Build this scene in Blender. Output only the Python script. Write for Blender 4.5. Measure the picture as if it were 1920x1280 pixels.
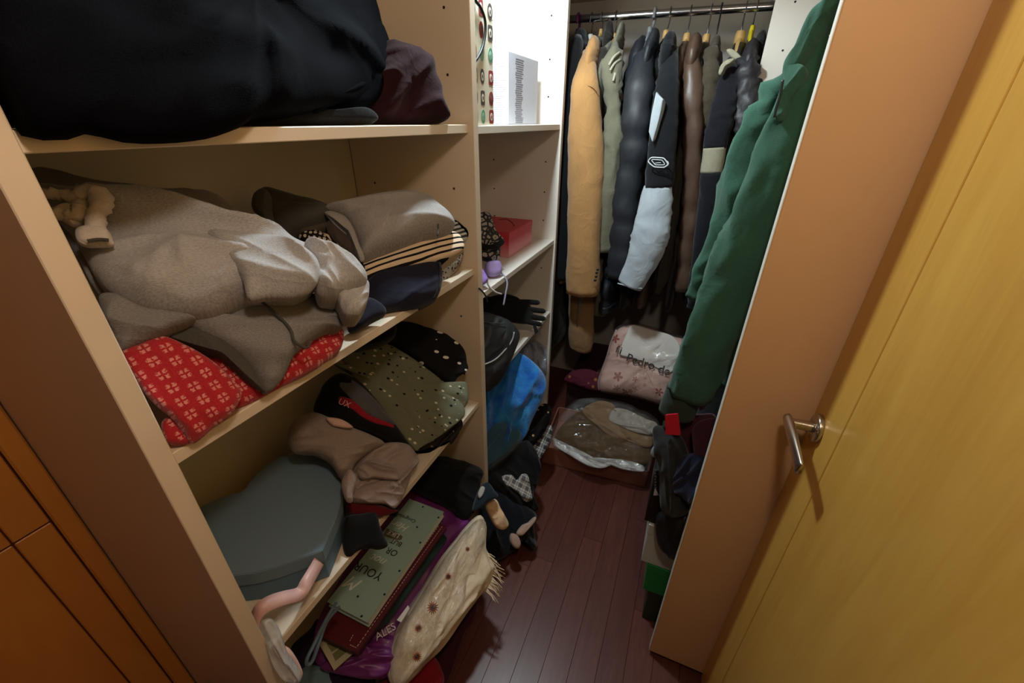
import bpy, bmesh, math, random
from mathutils import Vector as V, Matrix, noise
import colorsys
random.seed(7)
for o in list(bpy.data.objects): bpy.data.objects.remove(o)
SC = bpy.context.scene
COL = SC.collection
# ------------------------------------------------------------------ camera
F = 781.43
CX, CY, CH = 960.0, 640.0, 1.5
EX = V((0.9199, -0.1884, 0.3437)); EY = V((0.3922, 0.4293, -0.8141)); EZ = V((0.0060, 0.8833, 0.4688))
R3 = Matrix((EX, EY, EZ))
# orthonormalise
c0 = R3.col[0].normalized(); c1 = (R3.col[1] - c0 * c0.dot(R3.col[1])).normalized(); c2 = c0.cross(c1)
R3 = Matrix((c0, c1, c2)).transposed()
cam = bpy.data.cameras.new('camera'); camo = bpy.data.objects.new('camera', cam); COL.objects.link(camo)
cam.sensor_fit = 'HORIZONTAL'; cam.sensor_width = 36; cam.lens = F / 1920 * 36; cam.clip_start = .01
camo.matrix_world = Matrix.Translation((0, 0, CH)) @ R3.to_4x4()
SC.camera = camo
# ------------------------------------------------------------------ world, lights, exposure
w = bpy.data.worlds.new('world'); SC.world = w; w.use_nodes = True
w.node_tree.nodes['Background'].inputs[0].default_value = (1, .85, .7, 1)
w.node_tree.nodes['Background'].inputs[1].default_value = .03
LAMP = V((-.51, 1.10, 2.06))
ld = bpy.data.lights.new('lamp_light', 'SPOT'); ld.spot_size = math.radians(168); ld.spot_blend = .25; ld.energy = 23; ld.color = (.80, .95, 1.0); ld.shadow_soft_size = .05
lo = bpy.data.objects.new('lamp_light', ld); COL.objects.link(lo); lo.location = LAMP - V((0, 0, .0))
WARM_FILL = V((.06, .13, 1.96))
l2 = bpy.data.lights.new('warm_fill_light', 'POINT'); l2.energy = 3.9; l2.color = (1.0, .83, .66); l2.shadow_soft_size = .05  # added fill light above the camera, warms the left bay
o2 = bpy.data.objects.new('warm_fill_light', l2); COL.objects.link(o2); o2.location = WARM_FILL - V((0, 0, .05))
vs = SC.view_settings
vs.view_transform = 'Standard'; vs.look = 'None'; vs.gamma = 1; vs.use_curve_mapping = False
vs.exposure = 0.95

# ------------------------------------------------------------------ helpers: geometry of a sight line
def ray(px, py): return R3 @ V((px - CX, -(py - CY), -F))
def X(px, py, x): d = ray(px, py); return V((0, 0, CH)) + d * (x / d.x)
def Y(px, py, y): d = ray(px, py); return V((0, 0, CH)) + d * (y / d.y)
def Z(px, py, z): d = ray(px, py); return V((0, 0, CH)) + d * ((z - CH) / d.z)
def PL(px, py, P0, N):
    d = ray(px, py); o = V((0, 0, CH)); return o + d * ((P0 - o).dot(N) / d.dot(N))

# ------------------------------------------------------------------ helpers: objects
WL = {}
def wl(o): return WL.get(o.name, V((0, 0, 0)))
def obj(name, verts, faces, mat=None, parent=None, uvs=None, smooth=True, mats=None, midx=None):
    me = bpy.data.meshes.new(name)
    lo_ = V((min(v[0] for v in verts), min(v[1] for v in verts), min(v[2] for v in verts)))
    hi_ = V((max(v[0] for v in verts), max(v[1] for v in verts), max(v[2] for v in verts)))
    c = (lo_ + hi_) / 2
    if parent is None: c.z = lo_.z
    me.from_pydata([V(v) - c for v in verts], [], faces)
    if uvs:
        ul = me.uv_layers.new(name='UVMap')
        for lp in me.loops: ul.data[lp.index].uv = uvs[lp.vertex_index]
    if smooth: me.polygons.foreach_set('use_smooth', [True] * len(me.polygons))
    for m in (mats or ([mat] if mat else [])): me.materials.append(m)
    if midx: me.polygons.foreach_set('material_index', midx)
    me.update()
    o = bpy.data.objects.new(name, me); COL.objects.link(o)
    if parent is not None:
        o.parent = parent; o.location = c - wl(parent)
    else: o.location = c
    WL[o.name] = c
    return o
def tag(o, label=None, cat=None, group=None, kind=None):
    if label: o['label'] = label
    if cat: o['category'] = cat
    if group: o['group'] = group
    if kind: o['kind'] = kind
    return o
def thing(name, loc, label=None, cat=None, group=None, kind=None):
    o = bpy.data.objects.new(name, None); COL.objects.link(o); o.location = V(loc); o.empty_display_size = .05
    WL[o.name] = V(loc); return tag(o, label, cat, group, kind)
def tris(bm_): pass
def from_bm(name, bm, mat, parent=None, smooth=False, recalc=True):
    if recalc: bmesh.ops.recalc_face_normals(bm, faces=bm.faces)
    bm.verts.index_update()
    vs_ = [v.co.copy() for v in bm.verts]; fs = [[v.index for v in f.verts] for f in bm.faces]; bm.free()
    return obj(name, vs_, fs, mat, parent, smooth=smooth)
def bm_box(bm, a, b, bev=0):
    a = V(a); b = V(b)
    r = bmesh.ops.create_cube(bm, size=1)
    for v in r['verts']: v.co = V(((a.x + b.x) / 2 + v.co.x * (b.x - a.x), (a.y + b.y) / 2 + v.co.y * (b.y - a.y), (a.z + b.z) / 2 + v.co.z * (b.z - a.z)))
    if bev:
        es = list({e for v in r['verts'] for e in v.link_edges})
        bmesh.ops.bevel(bm, geom=es, offset=bev, segments=1, affect='EDGES')
def box(name, a, b, mat, parent=None, bev=.0015):
    bm = bmesh.new(); bm_box(bm, a, b, bev); return from_bm(name, bm, mat, parent)
def prism(name, poly, d, mat, parent=None, bev=0):
    """polygon of 3D points extruded by vector d"""
    bm = bmesh.new(); d = V(d)
    a = [bm.verts.new(V(p)) for p in poly]; b = [bm.verts.new(V(p) + d) for p in poly]; n = len(poly)
    bm.faces.new(a); bm.faces.new(b[::-1])
    for i in range(n): bm.faces.new((a[i], b[i], b[(i + 1) % n], a[(i + 1) % n]))
    if bev:
        bmesh.ops.recalc_face_normals(bm, faces=bm.faces)
        bmesh.ops.bevel(bm, geom=list(bm.edges), offset=bev, segments=2, affect='EDGES')
    return from_bm(name, bm, mat, parent)
def crom(pts, n, closed):
    """Catmull-Rom resample, uniform in length"""
    m = len(pts); dense = []
    dim = len(pts[0])
    g = lambda i: pts[i % m] if closed else pts[max(0, min(m - 1, i))]
    segs = m if closed else m - 1
    for i in range(segs):
        p0, p1, p2, p3 = g(i - 1), g(i), g(i + 1), g(i + 2)
        for k in range(10):
            t = k / 10
            dense.append([.5 * (2 * p1[j] + (-p0[j] + p2[j]) * t + (2 * p0[j] - 5 * p1[j] + 4 * p2[j] - p3[j]) * t * t + (-p0[j] + 3 * p1[j] - 3 * p2[j] + p3[j]) * t ** 3) for j in range(dim)])
    dense.append(list(g(0) if closed else pts[-1]))
    L = [0]
    for i in range(1, len(dense)):
        L.append(L[-1] + math.sqrt(sum((dense[i][j] - dense[i - 1][j]) ** 2 for j in range(min(3, dim)))))
    out = []; k = 0; tot = L[-1] or 1e-9
    cnt = n if closed else n - 1
    for i in range(n):
        s = tot * i / cnt
        while k < len(L) - 2 and L[k + 1] < s: k += 1
        f = (s - L[k]) / max(1e-9, L[k + 1] - L[k]); f = min(1, max(0, f))
        out.append([dense[k][j] + (dense[k + 1][j] - dense[k][j]) * f for j in range(dim)])
    return out
def wrinkle(p, seed, sc, d, stretch=3.):
    """cloth creases: broad swells and a few sharp ridges, drawn out along d"""
    q = p - d * p.dot(d) * (1 - 1 / stretch)
    q = q * sc + V((seed * 3.7, seed * 1.3, seed * 2.1))
    q = q + V((noise.noise(q * .7 + V((9, 2, 4))), noise.noise(q * .7 + V((1, 7, 3))), noise.noise(q * .7))) * .8
    a = noise.noise(q); b = noise.noise(q * .55 + V((5, 1, 2))); c = noise.noise(q * 2.1 + V((3, 8, 1))); e = noise.noise(q * 5.)
    return 1.0 * (1 - min(1, abs(a) * 2.2)) ** 2.2 - .35 + .9 * b + .45 * (1 - min(1, abs(c) * 2.4)) ** 2 + .12 * e
def pillow(name, bpts, N, tf, tb, mat, parent=None, wr=.006, wsc=9., wd=None, seed=None, NB=110, K=19, pw=4.2, clamp=None, e1=None, edge=.0):
    """soft closed body: smooth outline, bulging tf to the front (along N), tb to the back"""
    N = V(N).normalized(); B = [V(p) for p in crom([list(p) for p in bpts], NB, True)]
    C = sum(B, V()) / NB
    if seed is None: seed = (abs(C.x * 131.7 + C.y * 57.3 + C.z * 91.1) * 7.7) % 50
    if wd is None: wd = (max(B, key=lambda p: (p - C).length) - C).normalized()
    wd = V(wd).normalized()
    u1 = V(e1) if e1 is not None else wd
    u1 = (u1 - N * u1.dot(N)).normalized(); u2 = N.cross(u1)
    vs_, uv, fs = [], [], []
    def add(p): 
        if clamp: p = clamp(p)
        vs_.append(p); d = p - C; uv.append((d.dot(u1), d.dot(u2)))
    def ring(s, side):
        prof = (1 - s ** pw) ** .5 if s < 1 else 0
        idx = len(vs_)
        for b in B:
            p = C + (b - C) * s
            wv = wrinkle(p, seed, wsc, wd)
            amt = wr * 1.35 * (0.3 + .7 * min(1, prof * 1.3))
            if side > 0: q = p + N * (tf * prof + wv * amt)
            else: q = p - N * (tb * prof - wv * amt * .5)
            if edge: q = q + (b - C).normalized() * noise.noise(b * 30 + V((seed, 0, 0))) * edge * (s ** 4)
            add(q)
        return idx
    ss = [math.sin(math.pi / 2 * (1 - k / K)) ** .8 for k in range(K)]   # 1 -> small
    rf = [ring(s, 1) for s in ss]
    add(C + N * (tf + wrinkle(C, seed, wsc, wd) * wr)); ctop = len(vs_) - 1
    rb = [rf[0]] + [ring(s, -1) for s in ss[1::2]]
    add(C - N * tb); cbot = len(vs_) - 1
    for a, b in zip(rf, rf[1:]):
        for i in range(NB):
            j = (i + 1) % NB; fs.append((a + i, a + j, b + j, b + i))
    for i in range(NB): fs.append((rf[-1] + i, rf[-1] + (i + 1) % NB, ctop))
    for a, b in zip(rb, rb[1:]):
        for i in range(NB):
            j = (i + 1) % NB; fs.append((a + j, a + i, b + i, b + j))
    for i in range(NB): fs.append((rb[-1] + (i + 1) % NB, rb[-1] + i, cbot))
    bm = bmesh.new(); bv = [bm.verts.new(v) for v in vs_]
    for f in fs: bm.faces.new([bv[i] for i in f])
    bmesh.ops.recalc_face_normals(bm, faces=bm.faces); bm.verts.index_update()
    fs = [[v.index for v in f.verts] for f in bm.faces]; bm.free()
    return obj(name, vs_, fs, mat, parent, uvs=uv)
def cloth(name, px, P0, N, tf, tb, mat, parent=None, **k):
    """soft body whose outline lies in the plane (P0, N), seen at these sight lines"""
    N = V(N).normalized()
    return pillow(name, [PL(a, b, V(P0), N) for a, b in px], N, tf, tb, mat, parent, **k)
def tube(name, path, mat, parent=None, n=10, m=None, ax=None, wr=0, wsc=14., pinch=None, seed=None, cap=True, st=2.2, sq=2.):
    """path: list of (x,y,z,r1[,r2]); r1 along ax, r2 across"""
    path = [list(p) + ([p[3]] if len(p) == 4 else []) for p in path]
    m = m or max(6, len(path) * 4)
    S = crom(path, m, False); P = [V(s[:3]) for s in S]
    if seed is None: seed = random.random() * 50
    vs_, fs, uv = [], [], []; L = 0; pa = V(ax) if ax is not None else None
    for i, p in enumerate(P):
        t = (P[min(m - 1, i + 1)] - P[max(0, i - 1)]).normalized()
        if pa is None:
            pa = t.cross(V((0, 0, 1)) if abs(t.z) < .9 else V((1, 0, 0)))
        base = V(ax) if ax is not None else pa
        a = (base - t * base.dot(t)).normalized(); b = t.cross(a); pa = a
        if i: L += (p - P[i - 1]).length
        r1, r2 = S[i][3], S[i][4]
        if pinch:
            ph = (L / pinch[0]) % 1; k = 1 - pinch[1] * (abs(ph - .5) * 2) ** 4; r1 *= k; r2 *= k
        for j in range(n):
            th = 2 * math.pi * j / n; c, s = math.cos(th), math.sin(th)
            c = math.copysign(abs(c) ** (2 / sq), c); s = math.copysign(abs(s) ** (2 / sq), s)
            q = p + a * r1 * c + b * r2 * s
            if wr: q = q + (a * c + b * s) * wr * wrinkle(q, seed, wsc, t, st)
            vs_.append(q); uv.append((j / n * 2 * math.pi * max(r1, r2), L))
    for i in range(m - 1):
        for j in range(n):
            k = (j + 1) % n; fs.append((i * n + j, i * n + k, (i + 1) * n + k, (i + 1) * n + j))
    if cap: fs.append(tuple(range(n))[::-1]); fs.append(tuple((m - 1) * n + j for j in range(n)))
    return obj(name, vs_, fs, mat, parent, uvs=uv)
def text(name, s, mat, parent, origin, right, up, size, depth=.0008, normal=None, shear=0):
    cu = bpy.data.curves.new(name, 'FONT'); cu.body = s; cu.size = size; cu.extrude = depth; cu.align_x = 'CENTER'; cu.align_y = 'CENTER'; cu.resolution_u = 3; cu.shear = shear
    t = bpy.data.objects.new(name, cu); COL.objects.link(t)
    dg = bpy.context.evaluated_depsgraph_get()
    me = bpy.data.meshes.new_from_object(t.evaluated_get(dg)); bpy.data.objects.remove(t)
    r = V(right).normalized(); u = V(up); u = (u - r * u.dot(r)).normalized(); n = r.cross(u)
    vs_ = [V(origin) + r * v.co.x + u * v.co.y + n * v.co.z for v in me.vertices]
    fs = [list(p.vertices) for p in me.polygons]
    return obj(name, vs_, fs, mat, parent, smooth=False)

# ------------------------------------------------------------------ helpers: materials
class NB_:
    def __init__(s, name):
        s.m = bpy.data.materials.new(name); s.m.use_nodes = True; s.t = s.m.node_tree; s.b = s.t.nodes['Principled BSDF']
    def n(s, ty, **k):
        nd = s.t.nodes.new(ty)
        for a, v in k.items():
            if isinstance(v, bpy.types.NodeSocket): s.t.links.new(v, nd.inputs[a])
            elif a.startswith('i'): 
                i = int(a[1:])
                if isinstance(v, bpy.types.NodeSocket): s.t.links.new(v, nd.inputs[i])
                else: nd.inputs[i].default_value = v
            else: setattr(nd, a, v)
        return nd
    def link(s, a, b): s.t.links.new(a, b)
    def math(s, op, a, b=None):
        nd = s.t.nodes.new('ShaderNodeMath'); nd.operation = op
        for i, v in enumerate((a, b)):
            if v is None: continue
            if isinstance(v, (int, float)): nd.inputs[i].default_value = v
            else: s.link(v, nd.inputs[i])
        return nd.outputs[0]
    def mix(s, fac, a, b):
        nd = s.t.nodes.new('ShaderNodeMix'); nd.data_type = 'RGBA'
        for i, v in ((0, fac), (6, a), (7, b)):
            if isinstance(v, bpy.types.NodeSocket): s.link(v, nd.inputs[i])
            elif i == 0: nd.inputs[0].default_value = v
            else: nd.inputs[i].default_value = (*v[:3], 1)
        return nd.outputs[2]
    def coord(s, kind='Object', scale=(1, 1, 1)):
        c = s.t.nodes.new('ShaderNodeTexCoord'); mp = s.t.nodes.new('ShaderNodeMapping'); s.link(c.outputs[kind], mp.inputs[0]); mp.inputs['Scale'].default_value = scale
        return mp.outputs[0]
    def noise(s, vec, scale, detail=3, rough=.5, dist=0):
        nd = s.t.nodes.new('ShaderNodeTexNoise'); s.link(vec, nd.inputs['Vector']); nd.inputs['Scale'].default_value = scale; nd.inputs['Detail'].default_value = detail; nd.inputs['Roughness'].default_value = rough; nd.inputs['Distortion'].default_value = dist
        return nd.outputs[0]
    def ramp(s, f, lo, hi):
        nd = s.t.nodes.new('ShaderNodeMapRange'); s.link(f, nd.inputs[0]); nd.inputs[1].default_value = lo; nd.inputs[2].default_value = hi
        return nd.outputs[0]
    def sep(s, vec):
        nd = s.t.nodes.new('ShaderNodeSeparateXYZ'); s.link(vec, nd.inputs[0]); return nd.outputs
    def vor(s, vec, scale, feature='F1', rnd=1.):
        nd = s.t.nodes.new('ShaderNodeTexVoronoi'); nd.feature = feature; s.link(vec, nd.inputs['Vector']); nd.inputs['Scale'].default_value = scale; nd.inputs['Randomness'].default_value = rnd
        return nd
    def out(s, col=None, rough=.6, metal=0, bump=None, bs=.3, bd=.002, spec=.5, sheen=0, coat=0):
        b = s.b
        if col is not None:
            if isinstance(col, bpy.types.NodeSocket): s.link(col, b.inputs['Base Color'])
            else: b.inputs['Base Color'].default_value = (*col[:3], 1)
        b.inputs['Roughness'].default_value = rough; b.inputs['Metallic'].default_value = metal; b.inputs['Specular IOR Level'].default_value = spec
        b.inputs['Sheen Weight'].default_value = sheen; b.inputs['Coat Weight'].default_value = coat
        if bump is not None:
            nd = s.t.nodes.new('ShaderNodeBump'); nd.inputs['Strength'].default_value = bs; nd.inputs['Distance'].default_value = bd; s.link(bump, nd.inputs['Height']); s.link(nd.outputs[0], b.inputs['Normal'])
        return s.m
def lin(h):
    """sRGB 0-255 triple -> linear"""
    return tuple(((c / 255) / 12.92 if c / 255 <= .04045 else ((c / 255 + .055) / 1.055) ** 2.4) for c in h)
MC = {}
def plain(name, rgb, rough=.6, metal=0, spec=.5, var=.06, coat=0):
    if name in MC: return MC[name]
    n = NB_(name); c = lin(rgb); v = n.coord()
    col = n.mix(n.noise(v, 18, 3), tuple(x * (1 - var) for x in c), tuple(min(1, x * (1 + var)) for x in c))
    MC[name] = n.out(col, rough, metal, spec=spec, coat=coat); return MC[name]
def fab(name, rgb, rgb2=None, mel=1.0, rough=.92, sheen=.15, spec=.2, bs=.25, sc=1., crease=.20):
    """woven or knitted cloth; rgb2 = melange colour"""
    if name in MC: return MC[name]
    n = NB_(name); c = lin(rgb); c2 = lin(rgb2) if rgb2 else tuple(x * .78 for x in c)
    uv = n.coord('UV'); v2 = n.coord('UV', (260 * sc, 900 * sc, 1)); v3 = n.coord('Object')
    a = n.noise(v2, 1, 2, .6); b = n.noise(v3, 14, 3)
    f = n.math('ADD', n.math('MULTIPLY', a, mel), n.math('MULTIPLY', b, .35))
    col = n.mix(n.ramp(f, .25, 1.0), c2, c)
    cr = n.noise(n.coord('Object', (1, 1, 1)), 10, 3, .5, 1.2); cr = n.math('ABSOLUTE', n.math('SUBTRACT', cr, .5))
    hh = n.math('ADD', n.math('MULTIPLY', a, .10), n.math('MULTIPLY', n.math('POWER', n.math('SUBTRACT', 1, n.math('MULTIPLY', cr, 2)), 3), crease))
    MC[name] = n.out(col, rough, bump=hh, bs=.55, bd=.012, spec=spec, sheen=sheen); return MC[name]
def satin(name, rgb, rough=.45, spec=.5, bs=.2):
    if name in MC: return MC[name]
    n = NB_(name); c = lin(rgb); v = n.coord()
    f = n.noise(v, 26, 4)
    MC[name] = n.out(n.mix(f, tuple(x * .8 for x in c), tuple(min(1, x * 1.15) for x in c)), rough, bump=n.noise(v, 60, 3), bs=bs, bd=.003, spec=spec); return MC[name]
def stripes(name, c1, c2, period, duty, axis=1, dist=.0, rough=.9):
    n = NB_(name); u = n.coord('UV'); s = n.sep(u)
    x = s[axis]
    if dist: x = n.math('ADD', x, n.math('MULTIPLY', n.math('SUBTRACT', n.noise(u, 9, 2), .5), dist))
    fr = n.math('FRACT', n.math('DIVIDE', n.math('ADD', x, 10), period))
    m = n.math('LESS_THAN', fr, duty)
    MC[name] = n.out(n.mix(m, lin(c1), lin(c2)), rough, spec=.2, bump=n.noise(u, 700, 2), bs=.2, bd=.001); return MC[name]
def dotted(name, base, dot, scale, rad, stretch=(1, 1, 1), rnd=.8, dot2=None, rough=.9):
    n = NB_(name); u = n.coord('UV', stretch); vo = n.vor(u, scale, 'F1', rnd)
    m = n.math('LESS_THAN', vo.outputs['Distance'], rad)
    dc = lin(dot)
    if dot2:
        sp = n.sep(vo.outputs['Color']); dc = n.mix(n.math('GREATER_THAN', sp[0], .5), lin(dot), lin(dot2))
    c = lin(base); b = n.mix(n.noise(n.coord('UV', (250, 800, 1)), 1, 2), tuple(x * .8 for x in c), tuple(x * 1.1 for x in c))
    MC[name] = n.out(n.mix(m, b, dc), rough, spec=.2); return MC[name]

MELW = plain('white_melamine', (232, 225, 216), .42, spec=.4, var=.015)
MELA = plain('cream_melamine', (232, 217, 196), .42, spec=.4, var=.015)
MELE = plain('melamine_edge', (236, 228, 215), .4, spec=.4, var=.015)
BACKM = plain('cream_back_board', (216, 202, 170), .6, var=.02)
HOLE = plain('peg_hole_dark', (38, 26, 20), .8)
CHROME = plain('brushed_steel', (190, 184, 176), .28, 1.0)
ROD = plain('chrome_tube', (205, 205, 212), .2, 1.0)
def wood(name, c1, c2, rough, scl, coat=0):
    n = NB_(name); v = n.coord('Object', scl); a = n.noise(v, 6, 5, .6, .6); b = n.noise(n.coord('Object', tuple(x * 4 for x in scl)), 9, 3)
    f = n.math('ADD', n.math('MULTIPLY', a, .75), n.math('MULTIPLY', b, .25))
    return n.out(n.mix(n.ramp(f, .3, .7), lin(c1), lin(c2)), rough, spec=.5, bump=b, bs=.05, bd=.001, coat=coat)
DOORW = wood('golden_veneer', (188, 140, 58), (206, 162, 76), .3, (1, 3.2, .35), .15)
DOORW2 = wood('orange_veneer', (190, 122, 50), (206, 138, 62), .4, (1, 2.5, .4))
DARKW = wood('dark_wood_base', (70, 30, 26), (88, 40, 34), .45, (1, .5, 2))
def floor_mat():
    n = NB_('mahogany_laminate'); oi = n.t.nodes.new('ShaderNodeObjectInfo')
    v = n.coord('Object', (6, .6, 1)); a = n.noise(v, 9, 5, .65, .5)
    v2 = n.coord('Object', (30, 2.0, 1)); b = n.noise(v2, 10, 3)
    f = n.math('ADD', n.math('MULTIPLY', a, .7), n.math('MULTIPLY', b, .3))
    c = n.mix(n.ramp(f, .3, .75), lin((78, 40, 35)), lin((118, 66, 56)))
    c = n.mix(n.math('MULTIPLY', oi.outputs['Random'], .45), c, lin((72, 36, 32)))
    return n.out(c, .34, bump=b, bs=.05, bd=.001, spec=.5)
FLOORM = floor_mat()
WALLM = plain('painted_plaster', (214, 208, 200), .8, var=.02)
CEILM = plain("ceiling_paint", (190, 180, 166), .85, var=.02)

# ------------------------------------------------------------------ the setting
XL, YU, YP, YD = -.54, .172, 1.025, 1.762     # front of the left shelves; upright, partition, divider
XB = -.94                                     # back of the left shelves
YB = 2.38
def struct(name, a, b, m, parent=None): return tag(box(name, a, b, m, parent, 0), kind='structure')
struct('wall_left', (-1.06, -.9, 0), (XB - .012, YB + .1, 2.16), WALLM)
struct('wall_back', (-.952, YB, 0), (.72, YB + .1, 2.16), WALLM)
struct('wall_right', (.62, -.9, 0), (.72, YB, 2.16), WALLM)
struct('wall_front', (-.952, -.98, 0), (.62, -.9, 2.16), plain('brown_front_wall', (84, 54, 34), .8))
struct('ceiling', (-1.06, -.98, 2.16), (.72, YB + .1, 2.22), CEILM)
fl = thing('floor', (0, .7, 0), kind='structure')
box('underlay', (-1.06, -.98, -.03), (.72, YB + .1, -.0105), DARKW, fl, 0)
PW = .0785; r = 0; x = -.952; lens = {}
def plank_mesh(L):
    if L not in lens:
        bm = bmesh.new(); bm_box(bm, (-PW / 2 + .0004, -L / 2 + .0004, -.010), (PW / 2 - .0004, L / 2 - .0004, 0), .0004)
        me = bpy.data.meshes.new('plank')
        bmesh.ops.recalc_face_normals(bm, faces=bm.faces); bm.to_mesh(me); bm.free(); me.materials.append(FLOORM); lens[L] = me
    return lens[L]
while x < .60:
    y = -.9 + [0, -.53, -.15, -.78, -.32, -.6][r % 6]
    k = 0
    while y < YB - .02:
        L = (1.28, .95, 1.1)[(r * 2 + k) % 3]
        y1 = y + L
        o = bpy.data.objects.new('plank', plank_mesh(L)); COL.objects.link(o); o.parent = fl
        o.location = V((x + PW / 2, y + L / 2, 0)) - V((0, .7, 0)); y = y1; k += 1
    x += PW; r += 1
# closed wooden door on the left, near the camera
d2 = thing('door_2', (XB + .01, -.2, .0), kind='structure')
ex = XB + .018
Yg = X(100, 1110, ex).y; Zg = X(100, 975, ex).z
box('edge_strip', (XB - .01, YU - .030, .225), (ex + .005, YU - .002, 2.1), DOORW2, d2, .003)
box('door_panel', (XB - .01, Yg + .0008, Zg + .0008), (ex, YU - .032, 2.1), DOORW2, d2, .002)
box('door_panel', (XB - .01, -.62, Zg + .0008), (ex, Yg - .0008, 2.1), DOORW2, d2, .002)
box('door_panel', (XB - .01, Yg + .0008, .24), (ex, YU - .032, Zg - .0008), DOORW2, d2, .002)
box('door_panel', (XB - .01, -.62, .24), (ex, Yg - .0008, Zg - .0008), DOORW2, d2, .002)
box('groove_back', (XB - .011, -.62, .24), (ex - .0015, YU - .031, 2.1), DARKW, d2, 0)
tag(box('baseboard_left', (XB - .012, -.8, 0), (ex - .006, YU - .002, .224), DARKW, None, .004), kind='structure')
# open door on the right
XD = .285
d1 = thing('door_1', (XD + .02, .42, 0), kind='structure')
YG = .688; YE = .819
box('door_panel', (XD, YG + .0016, .012), (XD + .04, YE, 2.08), DOORW, d1, .0012)
box('door_panel', (XD, .02, .012), (XD + .04, YG - .0016, 2.08), DOORW, d1, .0012)
box('groove_back', (XD + .004, YG - .0016, .012), (XD + .036, YG + .0016, 2.08), DARKW, d1, 0)
RZ = V((XD, .774, 1.004))
h = thing('door_handle', RZ); h.parent = d1; h.location = RZ - WL['door_1']; tag(h, label='brushed steel lever handle')
tube('rosette', [(XD, .774, 1.004, .027), (XD - .007, .774, 1.004, .027), (XD - .0095, .774, 1.004, .024)], CHROME, h, n=28, m=7)
tube('neck', [(XD - .008, .774, 1.004, .0105), (XD - .03, .774, 1.004, .0095), (XD - .05, .773, 1.004, .0095)], CHROME, h, n=16, m=8)
tube('lever', [(XD - .049, .787, 1.005, .0075, .0095), (XD - .048, .766, 1.004, .0085, .0105), (XD - .046, .72, 1.0, .0075, .0125), (XD - .044, .664, .991, .0055, .0145), (XD - .044, .659, .990, .005, .0143)], CHROME, h, n=18, m=20, ax=(1, 0, 0))

# ------------------------------------------------------------------ shelf units
S1, S2, S3 = 1.49, 1.122, .65            # shelf tops, left bay
M1, M2, M3 = 1.487, 1.035, .69           # shelf tops, middle bay
TH = .019
su = thing('shelf_unit', ((XL + XB) / 2, .6, 0), 'wide white shelf bay on the left, packed with folded clothes', 'shelves', )
def panel(name, a, b, parent, m=None): return box(name, a, b, m or MELA, parent, .0012)
panel('side_panel', (XB, YU, 0), (XL, YU + .025, 2.12), su)
panel('partition', (XB, YP, 0), (XL, YP + .026, 2.12), su)
panel('back_panel', (XB - .008, YU + .025, 0), (XB, YP, 2.12), su, BACKM)
panel('top_panel', (XB, YU + .025, 2.1), (XL, YP, 2.12), su)
for z in (S1, S2, S3, .10): panel('shelf', (XB, YU + .026, z - TH), (XL - .014, YP - .001, z), su)
box('plinth', (XL - .05, YU + .026, 0), (XL - .034, YP - .001, .10 - TH), MELA, su)
def holes(pts, axis, parent):
    bm = bmesh.new(); bmesh.ops.create_circle(bm, cap_ends=True, segments=10, radius=.0032)
    me = bpy.data.meshes.new('peg_hole'); bmesh.ops.recalc_face_normals(bm, faces=bm.faces)
    ex_ = bmesh.ops.extrude_face_region(bm, geom=list(bm.faces))
    for e in ex_['geom']:
        if isinstance(e, bmesh.types.BMVert): e.co.z += .0005
    bm.to_mesh(me); bm.free(); me.materials.append(HOLE)
    for p in pts:
        o = bpy.data.objects.new('peg_hole', me); COL.objects.link(o); o.parent = parent
        o.rotation_euler = (math.pi / 2, 0, 0) if axis == 'y' else (0, math.pi / 2, 0)
        o.location = V(p) - wl(parent)
holes([(xx, YP - .0002, zz) for xx in (-.605, -.868) for zz in (1.723, 1.595, 1.337, .962, .84, .75)], 'y', su)
mu = thing('shelf_unit', ((XL + XB) / 2, 1.4, 0), 'narrow white shelf bay between the wide shelves and the hanging coats', 'shelves')
panel('divider', (XB, YD, 0), (XL, YD + .025, 2.12), mu, MELW)
panel('back_panel', (XB - .008, YP + .026, 0), (XB, YD, 2.12), mu, MELW)
panel('top_panel', (XB, YP + .026, 2.1), (XL, YD, 2.12), mu, MELW)
for z in (M1, M2, M3, .10): panel('shelf', (XB, YP + .027, z - TH), (XL - .006, YD - .001, z), mu, MELW)
holes([(xx, YD - .0002, zz) for xx in (-.60, -.835) for zz in (1.83, 1.70, 1.58, 1.35, 1.232, 1.115, .985, .90)], 'y', mu)
# ceiling lamp under the top panel (gives the light)
n = NB_('lamp_glow'); n.out((1, 1, 1), .5); n.b.inputs['Emission Color'].default_value = (.8, .95, 1, 1); n.b.inputs['Emission Strength'].default_value = 6
lp = thing('ceiling_lamp', (LAMP.x, LAMP.y, 2.06), 'small round cool white lamp on the ceiling in front of the partition', 'lamp')
tube('lamp_base', [(LAMP.x, LAMP.y, 2.159, .05), (LAMP.x, LAMP.y, 2.115, .05)], MELA, lp, n=28, m=6)
tube('diffuser', [(LAMP.x, LAMP.y, 2.115, .044), (LAMP.x, LAMP.y, 2.095, .04), (LAMP.x, LAMP.y, 2.086, .02)], n.m, lp, n=28, m=8)
wg = NB_('warm_fill_glow'); wg.out((1, .9, .75), .5); wg.b.inputs['Emission Color'].default_value = (1, .62, .32, 1); wg.b.inputs['Emission Strength'].default_value = 4
lp = thing('fill_lamp', (WARM_FILL.x, WARM_FILL.y, WARM_FILL.z), 'added unseen warm fill lamp, shaped as an opal pendant near the door opening', 'lamp')  # unseen pendant body, added to carry the warm fill light
tube('fill_lamp_rose', [(WARM_FILL.x, WARM_FILL.y, 2.159, .05), (WARM_FILL.x, WARM_FILL.y, 2.145, .05)], MELW, lp, n=28, m=6)
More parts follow.
